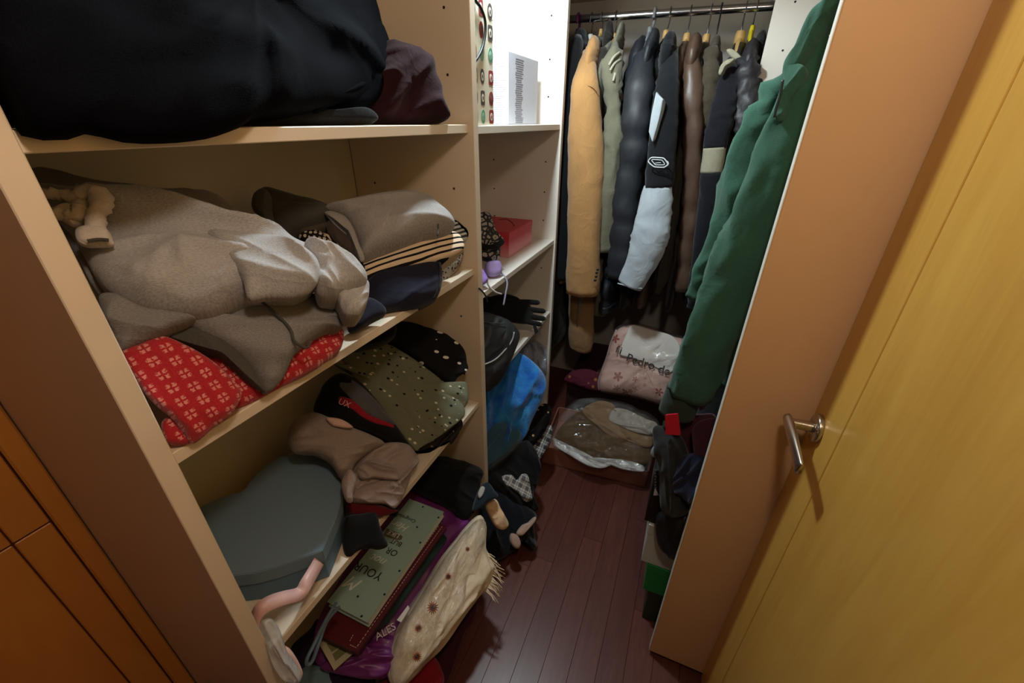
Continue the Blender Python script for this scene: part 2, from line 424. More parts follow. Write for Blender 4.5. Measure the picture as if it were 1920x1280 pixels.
tube('fill_lamp_cable', [(WARM_FILL.x, WARM_FILL.y, 2.145, .003), (WARM_FILL.x, WARM_FILL.y, WARM_FILL.z + .05, .003)], MELW, lp, n=8, m=4)
tube('fill_lamp_dome', [(WARM_FILL.x, WARM_FILL.y, WARM_FILL.z + .05, .015), (WARM_FILL.x, WARM_FILL.y, WARM_FILL.z + .045, .05), (WARM_FILL.x, WARM_FILL.y, WARM_FILL.z + .02, .08), (WARM_FILL.x, WARM_FILL.y, WARM_FILL.z + .008, .082)], wg.m, lp, n=28, m=12)
# right wardrobe unit
ru = thing('wardrobe_unit', (.37, 1.3, 0), 'white wardrobe unit on the right behind the open yellow door', 'wardrobe')
panel('side_panel', (.1312, .825, .02), (.60, .845, 2.12), ru, plain('bounce_tinted_panel', (218, 180, 138), .45, spec=.4, var=.02))  # tan face: warm bounced light put into the colour of a white board
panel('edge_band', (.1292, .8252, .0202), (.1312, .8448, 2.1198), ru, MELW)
panel('divider', (.110, 1.85, .02), (.60, 1.87, 2.12), ru, MELW)
panel('top_panel', (.130, .845, 2.1), (.60, 1.85, 2.12), ru)
panel('back_panel', (.60, .825, .0), (.61, 1.87, 2.12), ru)
tube('hanging_rod', [(.36, .845, 1.80, .0125), (.36, 1.85, 1.80, .0125)], ROD, ru, n=14, m=4)
holes([(.165, 1.85 - .0002, zz) for zz in (1.83, 1.705, 1.58, 1.455)], 'y', ru)
# back hanging bay: top shelf and rod
bu = thing('coat_rail', (-.25, 2.1, 1.86), 'chrome coat rail under a white shelf across the end wall', 'rail')
ROD_Y = 2.04; ROD_Z = 1.862
tube('rod', [(XB + .02, ROD_Y, ROD_Z + .006, .0135), (.61, ROD_Y, ROD_Z - .012, .0135)], ROD, bu, n=16, m=4)
panel('hat_shelf', (XB, 1.97, 1.985), (.61, YB - .002, 2.003), bu)
tube('rod_socket', [(XB - .01, ROD_Y, ROD_Z + .006, .022), (XB + .02, ROD_Y, ROD_Z + .006, .022)], ROD, bu, n=16, m=4)
#PART2
# ================================================================== LEFT BAY
def cl_s(zmin, y0=YU + .028, y1=YP - .003, xb=XB + .004, xf=XL - .012):
    """keep a garment on its shelf and between the boards"""
    def f(p):
        q = V(p); q.x = max(q.x, xb)
        if q.x < xf + .01:
            q.z = max(q.z, zmin + .001); q.y = min(max(q.y, y0), y1)
        else:
            q.y = min(max(q.y, YU - .06), y1 if q.x < XL + .002 else 9)
        return q
    return f
NS = V((.62, -.30, .72))
GREY = fab('grey_marl_jersey', (186, 186, 188), (122, 121, 122), 1.1)
GREYD = fab('mid_grey_marl', (146, 145, 146), (88, 86, 87), 1.1)
GREYS = fab('slate_grey_cloth', (92, 90, 84), (60, 58, 55), .8)
GREYJ = fab('grey_brown_jersey', (172, 168, 166), (114, 110, 108), 1.1)
NAVYK = fab('navy_black_fleece', (9, 10, 17), (4, 4, 8), .8, sheen=.0, spec=.05, crease=.05)
NAVY = fab('navy_cotton', (34, 36, 56), (22, 23, 38), .7)
BLACK = fab('black_cotton', (22, 21, 23), (12, 12, 13), .8, sheen=.08)
BLACK2 = fab('black_jersey', (28, 28, 31), (15, 15, 17), .8, sheen=.1)
MAROON = fab('maroon_velvet', (50, 12, 22), (26, 6, 12), .8, sheen=.05)
TAUPE = fab('taupe_cotton', (164, 148, 140), (128, 114, 106), .8)
MAUVE = fab('mauve_taupe_cotton', (176, 160, 156), (138, 122, 118), .8)
CREAM = fab('cream_cord', (226, 216, 206), (190, 180, 170), .8)
REDK = fab('dark_red_knit', (112, 24, 36), (80, 16, 26), .8)
OLIVE = fab('olive_cotton', (96, 96, 78), (72, 72, 58), .8)

# ---- top shelf
P0 = X(400, 236, -.60)
bed = thing('bedding_bundle', X(330, 240, -.7), 'huge navy-black folded duvet sagging over the top left shelf edge', 'bedding')
cl = cl_s(S1)
pillow('duvet', [X(-30, 225, -.535), X(35, 246, -.53), X(110, 255, -.525), X(175, 238, -.53), X(200, 253, -.522), X(280, 262, -.52), X(385, 255, -.522), X(455, 232, -.53), X(490, 215, -.55), X(600, 200, -.58), X(680, 190, -.62), X(722, 160, -.65), X(733, 110, -.66), X(718, 50, -.68), X(690, -20, -.70), X(560, -190, -.74), X(250, -330, -.74), X(-60, -260, -.66), X(-70, 60, -.56)],
       V((.9, -.3, .3)), .045, .16, NAVYK, bed, wr=.014, wsc=6, clamp=lambda p: V((max(p.x, XB + .01), min(max(p.y, YU + .03), YP - .02), max(p.z, S1 + .001) if p.x < XL - .012 else max(p.z, S1 - .03))), wd=(.1, .8, .4))
pillow('folded_edge', [X(590, 215, -.60), X(690, 200, -.63), X(728, 160, -.65), X(733, 100, -.655), X(712, 40, -.67), X(690, 60, -.66), X(700, 110, -.64), X(680, 165, -.62), X(620, 190, -.59)], V((.9, -.4, .2)), .022, .05, NAVYK, bed, wr=.006, wsc=12, clamp=cl, NB=60, K=8)
pillow('folded_edge', [X(640, 160, -.61), X(690, 120, -.63), X(700, 60, -.65), X(660, 0, -.66), X(645, 40, -.64), X(660, 90, -.62)], V((.9, -.4, .2)), .02, .04, NAVYK, bed, wr=.006, wsc=12, clamp=cl, NB=60, K=8)
tag(cloth('blanket', [(430, 226), (560, 212), (640, 208), (690, 205), (700, 229), (560, 229), (455, 230)], X(560, 228, -.62), V((.9, -.3, .3)), .02, .12, BLACK, None, wr=.006, clamp=cl), 'flat black blanket squeezed under the right end of the navy duvet', 'blanket')
tag(cloth('velvet_cushion', [(686, 229), (690, 130), (720, 78), (770, 88), (806, 112), (812, 140), (822, 165), (823, 190), (828, 230)], X(760, 229, -.62), V((.85, -.5, .2)), .05, .16, MAROON, None, wr=.014, wsc=11, clamp=cl), 'dark maroon velvet blanket bunched beside the navy duvet', 'blanket')
tag(cloth('red_cloth', [(615, -6), (640, 6), (672, 4), (690, -12), (650, -40)], X(650, 0, -.70), V((.85, -.5, .2)), .02, .03, fab('dull_red_cloth', (110, 20, 30)), None, wr=.005, clamp=cl), 'small red cloth on top of the navy duvet, cut by the photo edge', 'cloth')

# ---- second shelf, left pile
cl = cl_s(S2)
def redmat():
    n = NB_('red_fleece_print'); u = n.coord('UV'); s = n.sep(u); k = .0195
    a = n.math('DIVIDE', n.math('ADD', s[0], 10), k); b = n.math('DIVIDE', n.math('ADD', s[1], 10), k)
    row = n.math('FLOOR', b); a = n.math('ADD', a, n.math('MULTIPLY', n.math('FRACT', n.math('MULTIPLY', row, .5)), 1.0))
    wob = n.math('MULTIPLY', n.math('SUBTRACT', n.noise(u, 330, 2), .5), .22)
    fa = n.math('ADD', n.math('ABSOLUTE', n.math('SUBTRACT', n.math('FRACT', a), .5)), wob); fb = n.math('ADD', n.math('ABSOLUTE', n.math('SUBTRACT', n.math('FRACT', b), .5)), wob)
    # four petals and four short rays round an open cross
    pet = n.math('MULTIPLY', n.math('MULTIPLY', n.math('LESS_THAN', fa, .30), n.math('LESS_THAN', fb, .30)), n.math('MULTIPLY', n.math('GREATER_THAN', fa, .06), n.math('GREATER_THAN', fb, .06)))
    gap = n.math('MULTIPLY', n.math('GREATER_THAN', fa, .15), n.math('GREATER_THAN', fb, .22))
    m = n.math('MULTIPLY', pet, n.math('SUBTRACT', 1, n.math('MULTIPLY', gap, .8)))
    nz = n.noise(u, 500, 2)
    red = n.mix(nz, lin((150, 26, 38)), lin((200, 52, 60)))
    return n.out(n.mix(n.math('MULTIPLY', m, .62), red, lin((240, 170, 160))), .95, bump=nz, bs=.4, bd=.002, spec=.1, sheen=.3)
RED = redmat()
rf = thing('fleece_blanket', X(400, 760, -.6), 'red fleece blanket with pale snowflake print hanging at the shelf front', 'blanket')
E1 = (PL(302, 630, X(359, 831, -.55), V((.8, -.3, .5))) - PL(420, 800, X(359, 831, -.55), V((.8, -.3, .5)))).normalized()
cloth('back_fold', [(235, 665), (300, 628), (420, 640), (560, 640), (636, 612), (641, 648), (605, 680), (570, 702), (500, 741), (450, 767), (400, 770), (300, 730)], X(494, 743, -.555), V((.55, -.25, .8)), .025, .09, RED, rf, wr=.007, clamp=cl, e1=E1, wd=(.1, .9, .2))
cloth('front_flap', [(228, 662), (262, 645), (300, 629), (345, 645), (392, 672), (430, 705), (452, 733), (446, 757), (425, 785), (398, 803), (378, 822), (359, 832), (345, 815), (322, 785), (292, 760), (262, 725)], X(359, 831, -.545), V((.8, -.3, .5)), .02, .05, RED, rf, wr=.007, clamp=cl, e1=E1, edge=.0)
cloth('rolled_hem', [(304, 792), (322, 780), (345, 802), (362, 828), (345, 835), (318, 832), (308, 815)], X(345, 833, -.56), V((.7, -.4, .5)), .02, .04, RED, rf, wr=.004, clamp=cl, e1=E1, NB=48, K=8)
def plaid(name, a, b, c, k=.03):
    n = NB_(name); s = n.sep(n.coord('UV'))
    f = lambda ax, off, d: n.math('LESS_THAN', n.math('FRACT', n.math('DIVIDE', n.math('ADD', s[ax], 10 + off), k)), d)
    m = n.math('MULTIPLY', n.math('ADD', f(0, 0, .5), f(1, 0, .5)), .5)
    l = n.math('MAXIMUM', f(0, .008, .07), f(1, .008, .07))
    return n.out(n.mix(n.math('MULTIPLY', l, .7), n.mix(m, lin(a), lin(b)), lin(c)), .92, spec=.15, sheen=.1)
tag(cloth('flannel_shirt', [(560, 706), (590, 680), (615, 665), (628, 655), (622, 676), (603, 692), (585, 707), (572, 708)], X(590, 703, -.565), V((.5, -.3, .8)), .012, .02, plaid('green_plaid', (44, 50, 40), (20, 26, 22), (70, 70, 54)), None, wr=.004, clamp=cl, edge=.004), 'corner of a dark green plaid shirt under the red fleece', 'shirt')

js = thing('jersey_top', X(450, 640, -.62), 'mid-grey jersey top whose pointed hem hangs over the red fleece', 'sweater')
cloth('sleeve', [(186, 560), (215, 552), (270, 575), (330, 585), (366, 594), (352, 606), (325, 617), (300, 631), (262, 643), (226, 656), (205, 620)], X(300, 631, -.60), V((.7, -.3, .6)), .022, .07, GREYD, js, wr=.010, wsc=14, clamp=cl)
cloth('body', [(300, 590), (365, 596), (410, 600), (470, 560), (560, 552), (640, 560), (668, 592), (643, 602), (640, 618), (612, 624), (582, 641), (563, 655), (547, 672), (538, 694), (526, 715), (510, 731), (496, 736), (484, 716), (466, 690), (440, 668), (418, 652), (385, 636), (350, 618)], X(494, 735, -.535), V((.75, -.25, .62)), .03, .09, GREYD, js, wr=.008, wsc=10, clamp=cl)
cloth('under_layer', [(308, 628), (345, 612), (385, 622), (430, 645), (470, 685), (497, 733), (470, 715), (445, 690), (412, 664), (370, 650)], X(470, 700, -.548), V((.75, -.25, .62)), .008, .03, GREYS, js, wr=.004, clamp=cl)
tube('hem_seam', [tuple(PL(a, b, X(494, 735, -.50), V((.75, -.25, .62)))) + (.0022,) for a, b in ((490, 565), (520, 590), (545, 618), (552, 640), (575, 652), (582, 640))], GREYS, js, n=6, m=24)

sp = thing('sweatpants', X(420, 480, -.65), 'pale grey-beige sweatpants folded on top of the left pile with cream drawstring', 'trousers')
NP = V((.55, -.30, .78))
PP = X(464, 562, -.56)
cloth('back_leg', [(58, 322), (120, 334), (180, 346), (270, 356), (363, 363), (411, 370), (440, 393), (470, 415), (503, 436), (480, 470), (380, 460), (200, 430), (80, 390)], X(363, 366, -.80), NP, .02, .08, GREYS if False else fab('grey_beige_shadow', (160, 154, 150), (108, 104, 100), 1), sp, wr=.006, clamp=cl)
cloth('front_leg', [(62, 345), (150, 368), (230, 375), (330, 388), (410, 402), (503, 436), (560, 462), (600, 480), (600, 520), (560, 550), (498, 556), (464, 561), (430, 575), (394, 587), (340, 589), (289, 588), (245, 579), (215, 562), (190, 540), (150, 470), (95, 395)], PP, NP, .045, .10, GREY, sp, wr=.015, wsc=9, clamp=cl, wd=(.3, .9, -.3))
cloth('fold', [(388, 440), (430, 436), (500, 446), (555, 462), (592, 484), (600, 515), (585, 545), (545, 557), (500, 557), (466, 561), (456, 530), (440, 505), (410, 470)], PP + NP * .035, NP, .022, .03, GREY, sp, wr=.012, wsc=13, clamp=cl)
cloth('cuff', [(570, 466), (610, 470), (650, 485), (676, 508), (688, 524), (680, 538), (640, 548), (628, 556), (596, 552), (585, 520)], PP + NP * .01, NP, .028, .07, GREY, sp, wr=.010, wsc=18, clamp=cl)
cloth('cuff', [(624, 545), (655, 532), (688, 528), (692, 548), (686, 572), (672, 590), (655, 592), (644, 586), (634, 565)], PP + NP * -.005, NP, .022, .06, GREY, sp, wr=.008, wsc=20, clamp=cl)
cloth('waistband', [(100, 400), (140, 430), (165, 470), (185, 520), (215, 560), (240, 578), (215, 572), (185, 555), (160, 510), (120, 450)], PP - NP * .02, NP, .02, .05, GREYD, sp, wr=.007, wsc=14, clamp=cl)
dp = lambda a, b, q=.055: tuple(PL(a, b, PP + NP * q, NP))
tube('drawstring', [dp(66, 362) + (.006,), dp(110, 364) + (.007,), dp(140, 370) + (.008,), dp(162, 362, .06) + (.010,), dp(184, 366, .062) + (.011,), dp(191, 384, .062) + (.010,), dp(180, 402, .06) + (.0085,), dp(180, 432, .058) + (.009,)], CREAM, sp, n=10, m=40, wr=.003, wsc=40)
tube('drawstring', [dp(92, 398, .05) + (.006,), dp(118, 402) + (.007,), dp(146, 402, .058) + (.007,), dp(152, 385, .056) + (.007,), dp(140, 372, .05) + (.006,)], CREAM, sp, n=10, m=30, wr=.003, wsc=40)
cloth('drawstring_end', [(143, 436), (160, 428), (185, 427), (204, 434), (212, 450), (212, 459), (185, 461), (160, 461), (146, 455)], PP + NP * .056, NP, .010, .010, CREAM, sp, wr=.002, NB=48, K=7)
cloth('drawstring_end', [(100, 398), (125, 385), (150, 392), (155, 412), (140, 424), (115, 412)], PP + NP * .05, NP, .010, .010, CREAM, sp, wr=.002, NB=48, K=7)
tube('drawstring_tip', [tuple(PL(a, b, PP + NP * .068, NP)) + (.0022,) for a, b in ((164, 452), (184, 449), (203, 450))], GREYS, sp, n=6, m=10)

# ---- second shelf, right pile
PR = X(758, 500, -.60); NR = V((.55, -.42, .72))
tag(cloth('knit_top', [(812, 494), (840, 480), (868, 470), (866, 488), (858, 503), (846, 516), (828, 530), (815, 525)], X(840, 517, -.58), NR, .015, .16, dotted('speckled_knit', (150, 132, 112), (40, 34, 32), 160, .38, (1, 1, 1)), None, wr=.005, clamp=cl), 'beige and black speckled knit top beside the folded navy garment', 'sweater')
nv = thing('navy_garment', X(740, 570, -.60), 'navy cotton garment folded under the striped shirts, one sleeve end out', 'shirt')
cloth('body', [(686, 524), (740, 505), (790, 492), (822, 488), (829, 512), (827, 538), (820, 556), (808, 566), (778, 580), (735, 585), (700, 592), (688, 570)], X(740, 588, -.565), NR, .03, .17, NAVY, nv, wr=.006, wsc=10, clamp=cl)
cloth('sleeve_end', [(690, 560), (720, 575), (722, 590), (700, 603), (682, 614), (662, 624), (652, 620), (652, 604), (668, 592)], X(660, 622, -.57), NR, .016, .02, NAVY, nv, wr=.004, clamp=cl, NB=60, K=9)
tube('hem_seam', [tuple(PL(a, b, X(740, 588, -.548), NR)) + (.0016,) for a, b in ((822, 492), (824, 520), (820, 545), (812, 561))], BLACK, nv, n=6, m=16)
ST1 = stripes('black_cream_stripes', (222, 200, 172), (26, 24, 28), .0135, .36, 1, .008)
ST2 = stripes('grey_blue_stripes', (200, 204, 206), (62, 66, 74), .012, .5, 1, .004)
e1 = (PL(865, 455, PR, NR) - PL(680, 512, PR, NR))
tag(cloth('striped_blouse', [(790, 440), (840, 415), (862, 412), (878, 418), (888, 432), (880, 445), (864, 456), (840, 462), (800, 470)], X(860, 455, -.585), NR, .015, .07, ST2, None, wr=.004, clamp=cl, e1=e1), 'grey and white finely striped top, its fold poking past the folded grey garment', 'shirt')
sh = thing('striped_shirt', X(760, 490, -.62), 'black and cream striped shirt folded beneath the grey folded garment', 'shirt')
cloth('body', [(664, 500), (700, 486), (758, 462), (815, 440), (850, 434), (866, 446), (868, 468), (830, 487), (790, 496), (758, 503), (715, 514), (680, 524)], X(758, 505, -.58), NR, .02, .10, ST1, sh, wr=.006, clamp=cl, e1=e1)
cloth('sleeve', [(576, 444), (605, 440), (640, 455), (668, 478), (684, 500), (678, 514), (650, 500), (615, 478), (590, 462)], X(650, 500, -.66), V((.5, -.5, .7)), .015, .06, stripes('black_cream_stripes_sleeve', (222, 200, 172), (26, 24, 28), .017, .42, 0, .01), sh, wr=.006, clamp=cl, e1=e1)
tag(cloth('crochet_top', [(560, 448), (585, 436), (610, 444), (625, 462), (615, 474), (590, 466), (570, 460)], X(595, 468, -.70), V((.5, -.5, .7)), .018, .07, dotted('black_white_crochet', (24, 22, 24), (190, 180, 168), 110, .36, (1, 1, 1), .3), None, wr=.006, clamp=cl), 'black and white crochet top between grey trousers and striped shirt', 'shirt')
tr = thing('folded_trousers', X(550, 420, -.80), 'dark slate-grey trousers rolled at the back of the shelf by the back board', 'trousers')
cloth('body', [(480, 372), (498, 357), (530, 364), (563, 374), (600, 382), (626, 394), (640, 412), (610, 425), (560, 440), (530, 446), (506, 431), (488, 405)], X(550, 440, -.78), V((.5, -.6, .65)), .04, .10, GREYS, tr, wr=.009, clamp=cl)
cloth('rolled_edge', [(473, 388), (478, 368), (492, 356), (505, 362), (508, 385), (510, 410), (508, 430), (494, 415), (480, 402)], X(505, 430, -.775), V((.5, -.6, .65)), .025, .06, GREYS, tr, wr=.006, clamp=cl, NB=60, K=9)
cloth('fold', [(545, 436), (570, 420), (600, 402), (620, 396), (650, 400), (660, 420), (640, 430), (600, 440), (575, 446)], X(575, 446, -.76), V((.5, -.6, .65)), .02, .05, fab('dark_taupe_cloth', (98, 86, 76), (66, 58, 52), .8), tr, wr=.008, clamp=cl)
gj = thing('folded_jersey', X(740, 430, -.66), 'heather-grey folded garment lying on top of the striped shirts', 'shirt')
cloth('body', [(606, 397), (630, 388), (680, 376), (725, 368), (766, 365), (800, 374), (828, 393), (848, 416), (849, 432), (822, 444), (790, 450), (758, 461), (715, 476), (678, 488), (672, 462), (660, 438), (640, 412)], PR + NR * .05, NR, .05, .07, GREYJ, gj, wr=.009, wsc=9, clamp=cl, wd=(.5, .7, 0))
cloth('inner_fold', [(612, 420), (630, 405), (652, 416), (664, 440), (676, 470), (678, 488), (655, 476), (635, 458), (618, 440)], PR + NR * .055, NR, .012, .05, fab('brown_grey_inside', (92, 78, 70), (60, 50, 46), .8), gj, wr=.010, wsc=16, clamp=cl)
cloth('front_hem', [(608, 397), (625, 396), (648, 406), (664, 430), (674, 458), (684, 484), (676, 490), (668, 470), (655, 440), (640, 418), (620, 408)], PR + NR * .078, NR, .012, .012, GREYJ, gj, wr=.004, clamp=cl, NB=70, K=7)
tube('seam', [tuple(PL(a, b, PR + NR * .092, NR)) + (.0018,) for a, b in ((768, 370), (795, 385), (815, 405), (822, 425), (820, 442))], GREYS, gj, n=6, m=18)

# ---- third shelf: heart box
cl = cl_s(S3)
zt = .738
N0 = Z(457, 920, zt); T0 = Z(604, 1032, zt); ax = (T0 - N0).normalized(); lat = V((-ax.y, ax.x, 0))
half = [(457, 920), (467, 903), (483, 886), (503, 868), (525, 856), (552, 850), (582, 851), (610, 863), (630, 883), (640, 910), (639, 940), (632, 966), (622, 990), (612, 1014), (604, 1032)]
rel = [((Z(a, b, zt) - N0).dot(ax), abs((Z(a, b, zt) - N0).dot(lat))) for a, b in half]
rel[0] = (0, 0); rel[-1] = (rel[-1][0], 0)
def heart(k, off, z):
    pts = [(u, v) for u, v in rel] + [(u, -v) for u, v in rel[-2:0:-1]]
    cx_ = sum(p[0] for p in pts) / len(pts)
    return [N0 + ax * (cx_ + (u - cx_) * k + 0) + lat * (v * k) + V((0, 0, z - zt)) for u, v in pts]
sgn = 1 if (Z(552, 850, zt) - N0).dot(lat) > 0 else -1
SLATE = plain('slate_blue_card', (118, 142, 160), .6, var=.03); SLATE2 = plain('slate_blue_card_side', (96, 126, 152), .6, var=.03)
hb = thing('heart_box', (N0 + T0) / 2 - V((0, 0, zt - S3)), 'slate-blue heart-shaped gift box with pink ribbon on the third shelf', 'gift box')
def clampx(pts): return [V((max(p.x, XB + .006), min(max(p.y, YU + .028), YP), p.z)) for p in pts]
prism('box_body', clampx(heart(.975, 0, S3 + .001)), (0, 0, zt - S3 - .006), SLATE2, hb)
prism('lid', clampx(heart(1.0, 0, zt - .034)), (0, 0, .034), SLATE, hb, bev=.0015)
def ribbon(name, path, wdir, w_, mat, parent, th=.0008, m=40):
    S = [V(p) for p in crom([list(p) for p in path], m, False)]; vs_ = []; fs = []
    for i, p in enumerate(S):
        t = (S[min(m - 1, i + 1)] - S[max(0, i - 1)]).normalized(); wd = V(wdir); wd = (wd - t * wd.dot(t)).normalized(); nn = t.cross(wd)
        for a, b in ((-1, -1), (1, -1), (1, 1), (-1, 1)): vs_.append(p + wd * w_ / 2 * a + nn * th * b)
    for i in range(m - 1):
        for j in range(4): fs.append((i * 4 + j, i * 4 + (j + 1) % 4, i * 4 + 4 + (j + 1) % 4, i * 4 + 4 + j))
    fs.append((0, 1, 2, 3)); fs.append(tuple((m - 1) * 4 + j for j in (3, 2, 1, 0)))
    return obj(name, vs_, fs, mat, parent)
PINK = satin('pink_satin_ribbon', (222, 178, 172), .4)
ribbon('ribbon', [X(598, 1052, -.560), X(588, 1070, -.552), X(575, 1092, -.545), X(562, 1112, -.545), X(535, 1120, -.545), X(510, 1128, -.55), X(490, 1140, -.555), X(480, 1156, -.56), X(478, 1175, -.56)], (-.75, .35, .55), .024, PINK, hb)
tag(prism('lilac_box', [Z(a, b, .662) for a, b in ((565, 1062), (604, 1040), (626, 1094), (575, 1110))][::-1] if False else [V((-.600, .335, S3 + .001)), V((-.566, .335, S3 + .001)), V((-.566, .30, S3 + .001)), V((-.600, .30, S3 + .001))], (0, 0, .001), SLATE, None), 'thin slate card tag lying under the tip of the heart box', 'card') if False else None

# ---- third shelf: right pile
NT = V((.55, -.45, .70))
tag(cloth('dark_satin_top', [(770, 842), (809, 820), (840, 790), (856, 778), (868, 792), (864, 806), (844, 836), (816, 853), (794, 864), (780, 858)], X(810, 856, -.575), NT, .018, .10, dotted('dark_satin_print', (40, 34, 38), (150, 140, 138), 55, .16, (1, .5, 1), 1, rough=.45), None, wr=.008, wsc=16, clamp=cl), 'dark charcoal satin top with pale flecks under the olive garment', 'shirt')
tag(cloth('white_shirt', [(850, 785), (860, 772), (876, 764), (879, 775), (870, 790), (858, 797)], X(866, 792, -.60), NT, .008, .04, fab('cream_white_cotton', (220, 206, 190)), None, wr=.003, clamp=cl, NB=48, K=7), 'edge of a cream-white top peeping out under the olive garment', 'shirt')
tp = thing('taupe_trousers', X(640, 860, -.68), 'taupe cotton trousers rolled behind the heart box', 'trousers')
cloth('roll', [(540, 818), (548, 795), (562, 782), (590, 774), (617, 783), (655, 800), (700, 818), (720, 832), (690, 850), (665, 872), (655, 900), (640, 900), (615, 864), (585, 852), (550, 848)], X(600, 862, -.70), NT, .05, .12, TAUPE, tp, wr=.012, wsc=10, clamp=cl)
cloth('fold', [(590, 845), (625, 838), (660, 830), (690, 832), (672, 850), (655, 875), (650, 915), (640, 900), (622, 872), (600, 858)], X(630, 890, -.665), NT, .03, .05, TAUPE, tp, wr=.012, wsc=18, clamp=cl)
mv = thing('mauve_garment', X(710, 900, -.60), 'crumpled mauve-grey garment at the front of the third shelf', 'shirt')
cloth('body', [(662, 855), (690, 838), (730, 830), (762, 832), (778, 848), (785, 866), (772, 885), (766, 904), (757, 928), (748, 945), (735, 953), (715, 945), (690, 944), (660, 942), (648, 930), (650, 900)], X(735, 952, -.555), NT, .05, .09, MAUVE, mv, wr=.020, wsc=13, clamp=cl)
cloth('fold', [(650, 925), (690, 905), (730, 898), (752, 908), (758, 925), (748, 944), (738, 953), (720, 945), (690, 944), (662, 942)], X(735, 952, -.535), NT, .022, .03, MAUVE, mv, wr=.010, wsc=20, clamp=cl)
cloth('fold', [(668, 880), (690, 862), (720, 862), (742, 878), (748, 898), (728, 900), (700, 896), (678, 900)], X(735, 952, -.535) + NT * .012, NT, .022, .03, MAUVE, mv, wr=.010, wsc=22, clamp=cl)
cloth('fold', [(640, 905), (655, 880), (668, 895), (662, 925), (660, 942), (648, 938)], X(660, 942, -.565), NT, .018, .03, MAUVE, mv, wr=.006, wsc=22, clamp=cl, NB=50, K=8)
bk = thing('black_pyjamas', X(690, 780, -.66), 'black garment with grey panel and red lettered waistband under the olive one', 'trousers')
cloth('body', [(588, 770), (600, 735), (612, 715), (640, 700), (680, 720), (730, 780), (770, 838), (758, 842), (735, 832), (700, 815), (650, 796), (612, 782)], X(740, 838, -.62), NT, .03, .12, BLACK, bk, wr=.007, clamp=cl)
cloth('grey_panel', [(633, 722), (645, 706), (668, 716), (700, 745), (730, 780), (742, 797), (710, 790), (685, 775), (655, 748)], X(740, 838, -.62) + NT * .022, NT, .014, .02, fab('steel_grey_cotton', (104, 104, 108), (74, 74, 78), .8), bk, wr=.005, clamp=cl)
PB = X(740, 838, -.62) + NT * .028
cloth('red_waistband', [(628, 754), (632, 742), (650, 745), (668, 755), (690, 776), (715, 790), (738, 797), (736, 802), (705, 796), (680, 784), (655, 766)], PB, NT, .010, .012, fab('red_elastic', (176, 34, 52), (130, 22, 38), .8), bk, wr=.002, clamp=cl, NB=64, K=7)
text('lettering', 'UX', plain('pale_pink_print', (226, 170, 172), .8), bk, PL(646, 756, PB + NT * .012, NT), PL(670, 765, PB, NT) - PL(630, 748, PB, NT), PL(650, 742, PB, NT) - PL(646, 766, PB, NT), .022)
tag(cloth('pink_shirt', [(612, 783), (640, 786), (662, 800), (652, 803), (632, 800), (622, 797)], X(640, 802, -.66), NT, .006, .012, fab('pale_pink_cotton', (214, 176, 164)), None, wr=.003, clamp=cl, NB=48, K=7), 'sliver of a pale pink top between black garment and taupe trousers', 'shirt')
OLV = dotted('olive_print', (112, 114, 94), (22, 22, 18), 52, .24, (1, 1.5, 1), .9, dot2=(206, 200, 176))
ol = thing('olive_trousers', X(760, 740, -.62), 'olive garment printed with small black and white flecks, folded on the third shelf', 'trousers')
cloth('lower_fold', [(628, 682), (650, 690), (672, 718), (720, 778), (775, 842), (790, 838), (840, 806), (872, 770), (830, 720), (740, 690)], X(785, 842, -.57), NT, .01, .035, OLV, ol, wr=.005, clamp=cl)
cloth('upper_fold', [(640, 672), (672, 650), (720, 643), (762, 664), (810, 698), (844, 722), (872, 716), (878, 738), (874, 760), (840, 795), (803, 831), (770, 800), (722, 745), (680, 705)], X(800, 832, -.57) + NT * .022, NT, .022, .02, OLV, ol, wr=.006, clamp=cl)
tube('fold_edge', [tuple(PL(a, b, X(800, 832, -.57) + NT * .022, NT)) + (.004,) for a, b in ((642, 672), (690, 715), (735, 760), (780, 808), (803, 829))], OLV, ol, n=8, m=24)
pk = thing('polka_top', X(800, 660, -.62), 'black top with white oval spots on top of the olive garment', 'shirt')
PKM = dotted('black_white_spots', (20, 19, 21), (228, 224, 218), 26, .25, (1, 1.7, 1), .75)
cloth('body', [(700, 640), (720, 618), (742, 604), (765, 604), (800, 614), (844, 632), (868, 654), (876, 690), (858, 708), (845, 723), (825, 712), (800, 692), (765, 664), (725, 645)], X(845, 723, -.60) + NT * .05, NT, .022, .05, PKM, pk, wr=.009, wsc=12, clamp=cl, edge=.006)
cloth('sleeve', [(660, 655), (690, 636), (720, 620), (742, 612), (740, 630), (715, 645), (680, 652)], X(700, 650, -.68), NT, .016, .05, BLACK, pk, wr=.008, clamp=cl)
tag(cloth('red_knit', [(650, 945), (665, 938), (700, 944), (735, 953), (745, 958), (715, 968), (680, 966), (655, 962)], X(700, 966, -.565), NT, .012, .03, REDK, None, wr=.004, clamp=cl), 'dark red knit below the crumpled mauve garment', 'sweater')
bt = thing('black_vest', X(690, 1000, -.55), 'black cloth hanging over the third shelf edge beside the heart box', 'shirt')
cloth('body', [(650, 970), (680, 964), (704, 962), (712, 985), (720, 1005), (727, 1022), (710, 1030), (690, 1028), (664, 1035), (648, 1042), (644, 1000)], X(700, 1028, -.535), V((.85, -.3, .4)), .014, .03, BLACK, bt, wr=.006, clamp=cl)
cloth('rolled_end', [(706, 966), (716, 958), (732, 960), (744, 950), (748, 958), (744, 968), (732, 972), (718, 974)], X(735, 972, -.545), NT, .016, .02, BLACK, bt, wr=.003, clamp=cl, NB=50, K=8)

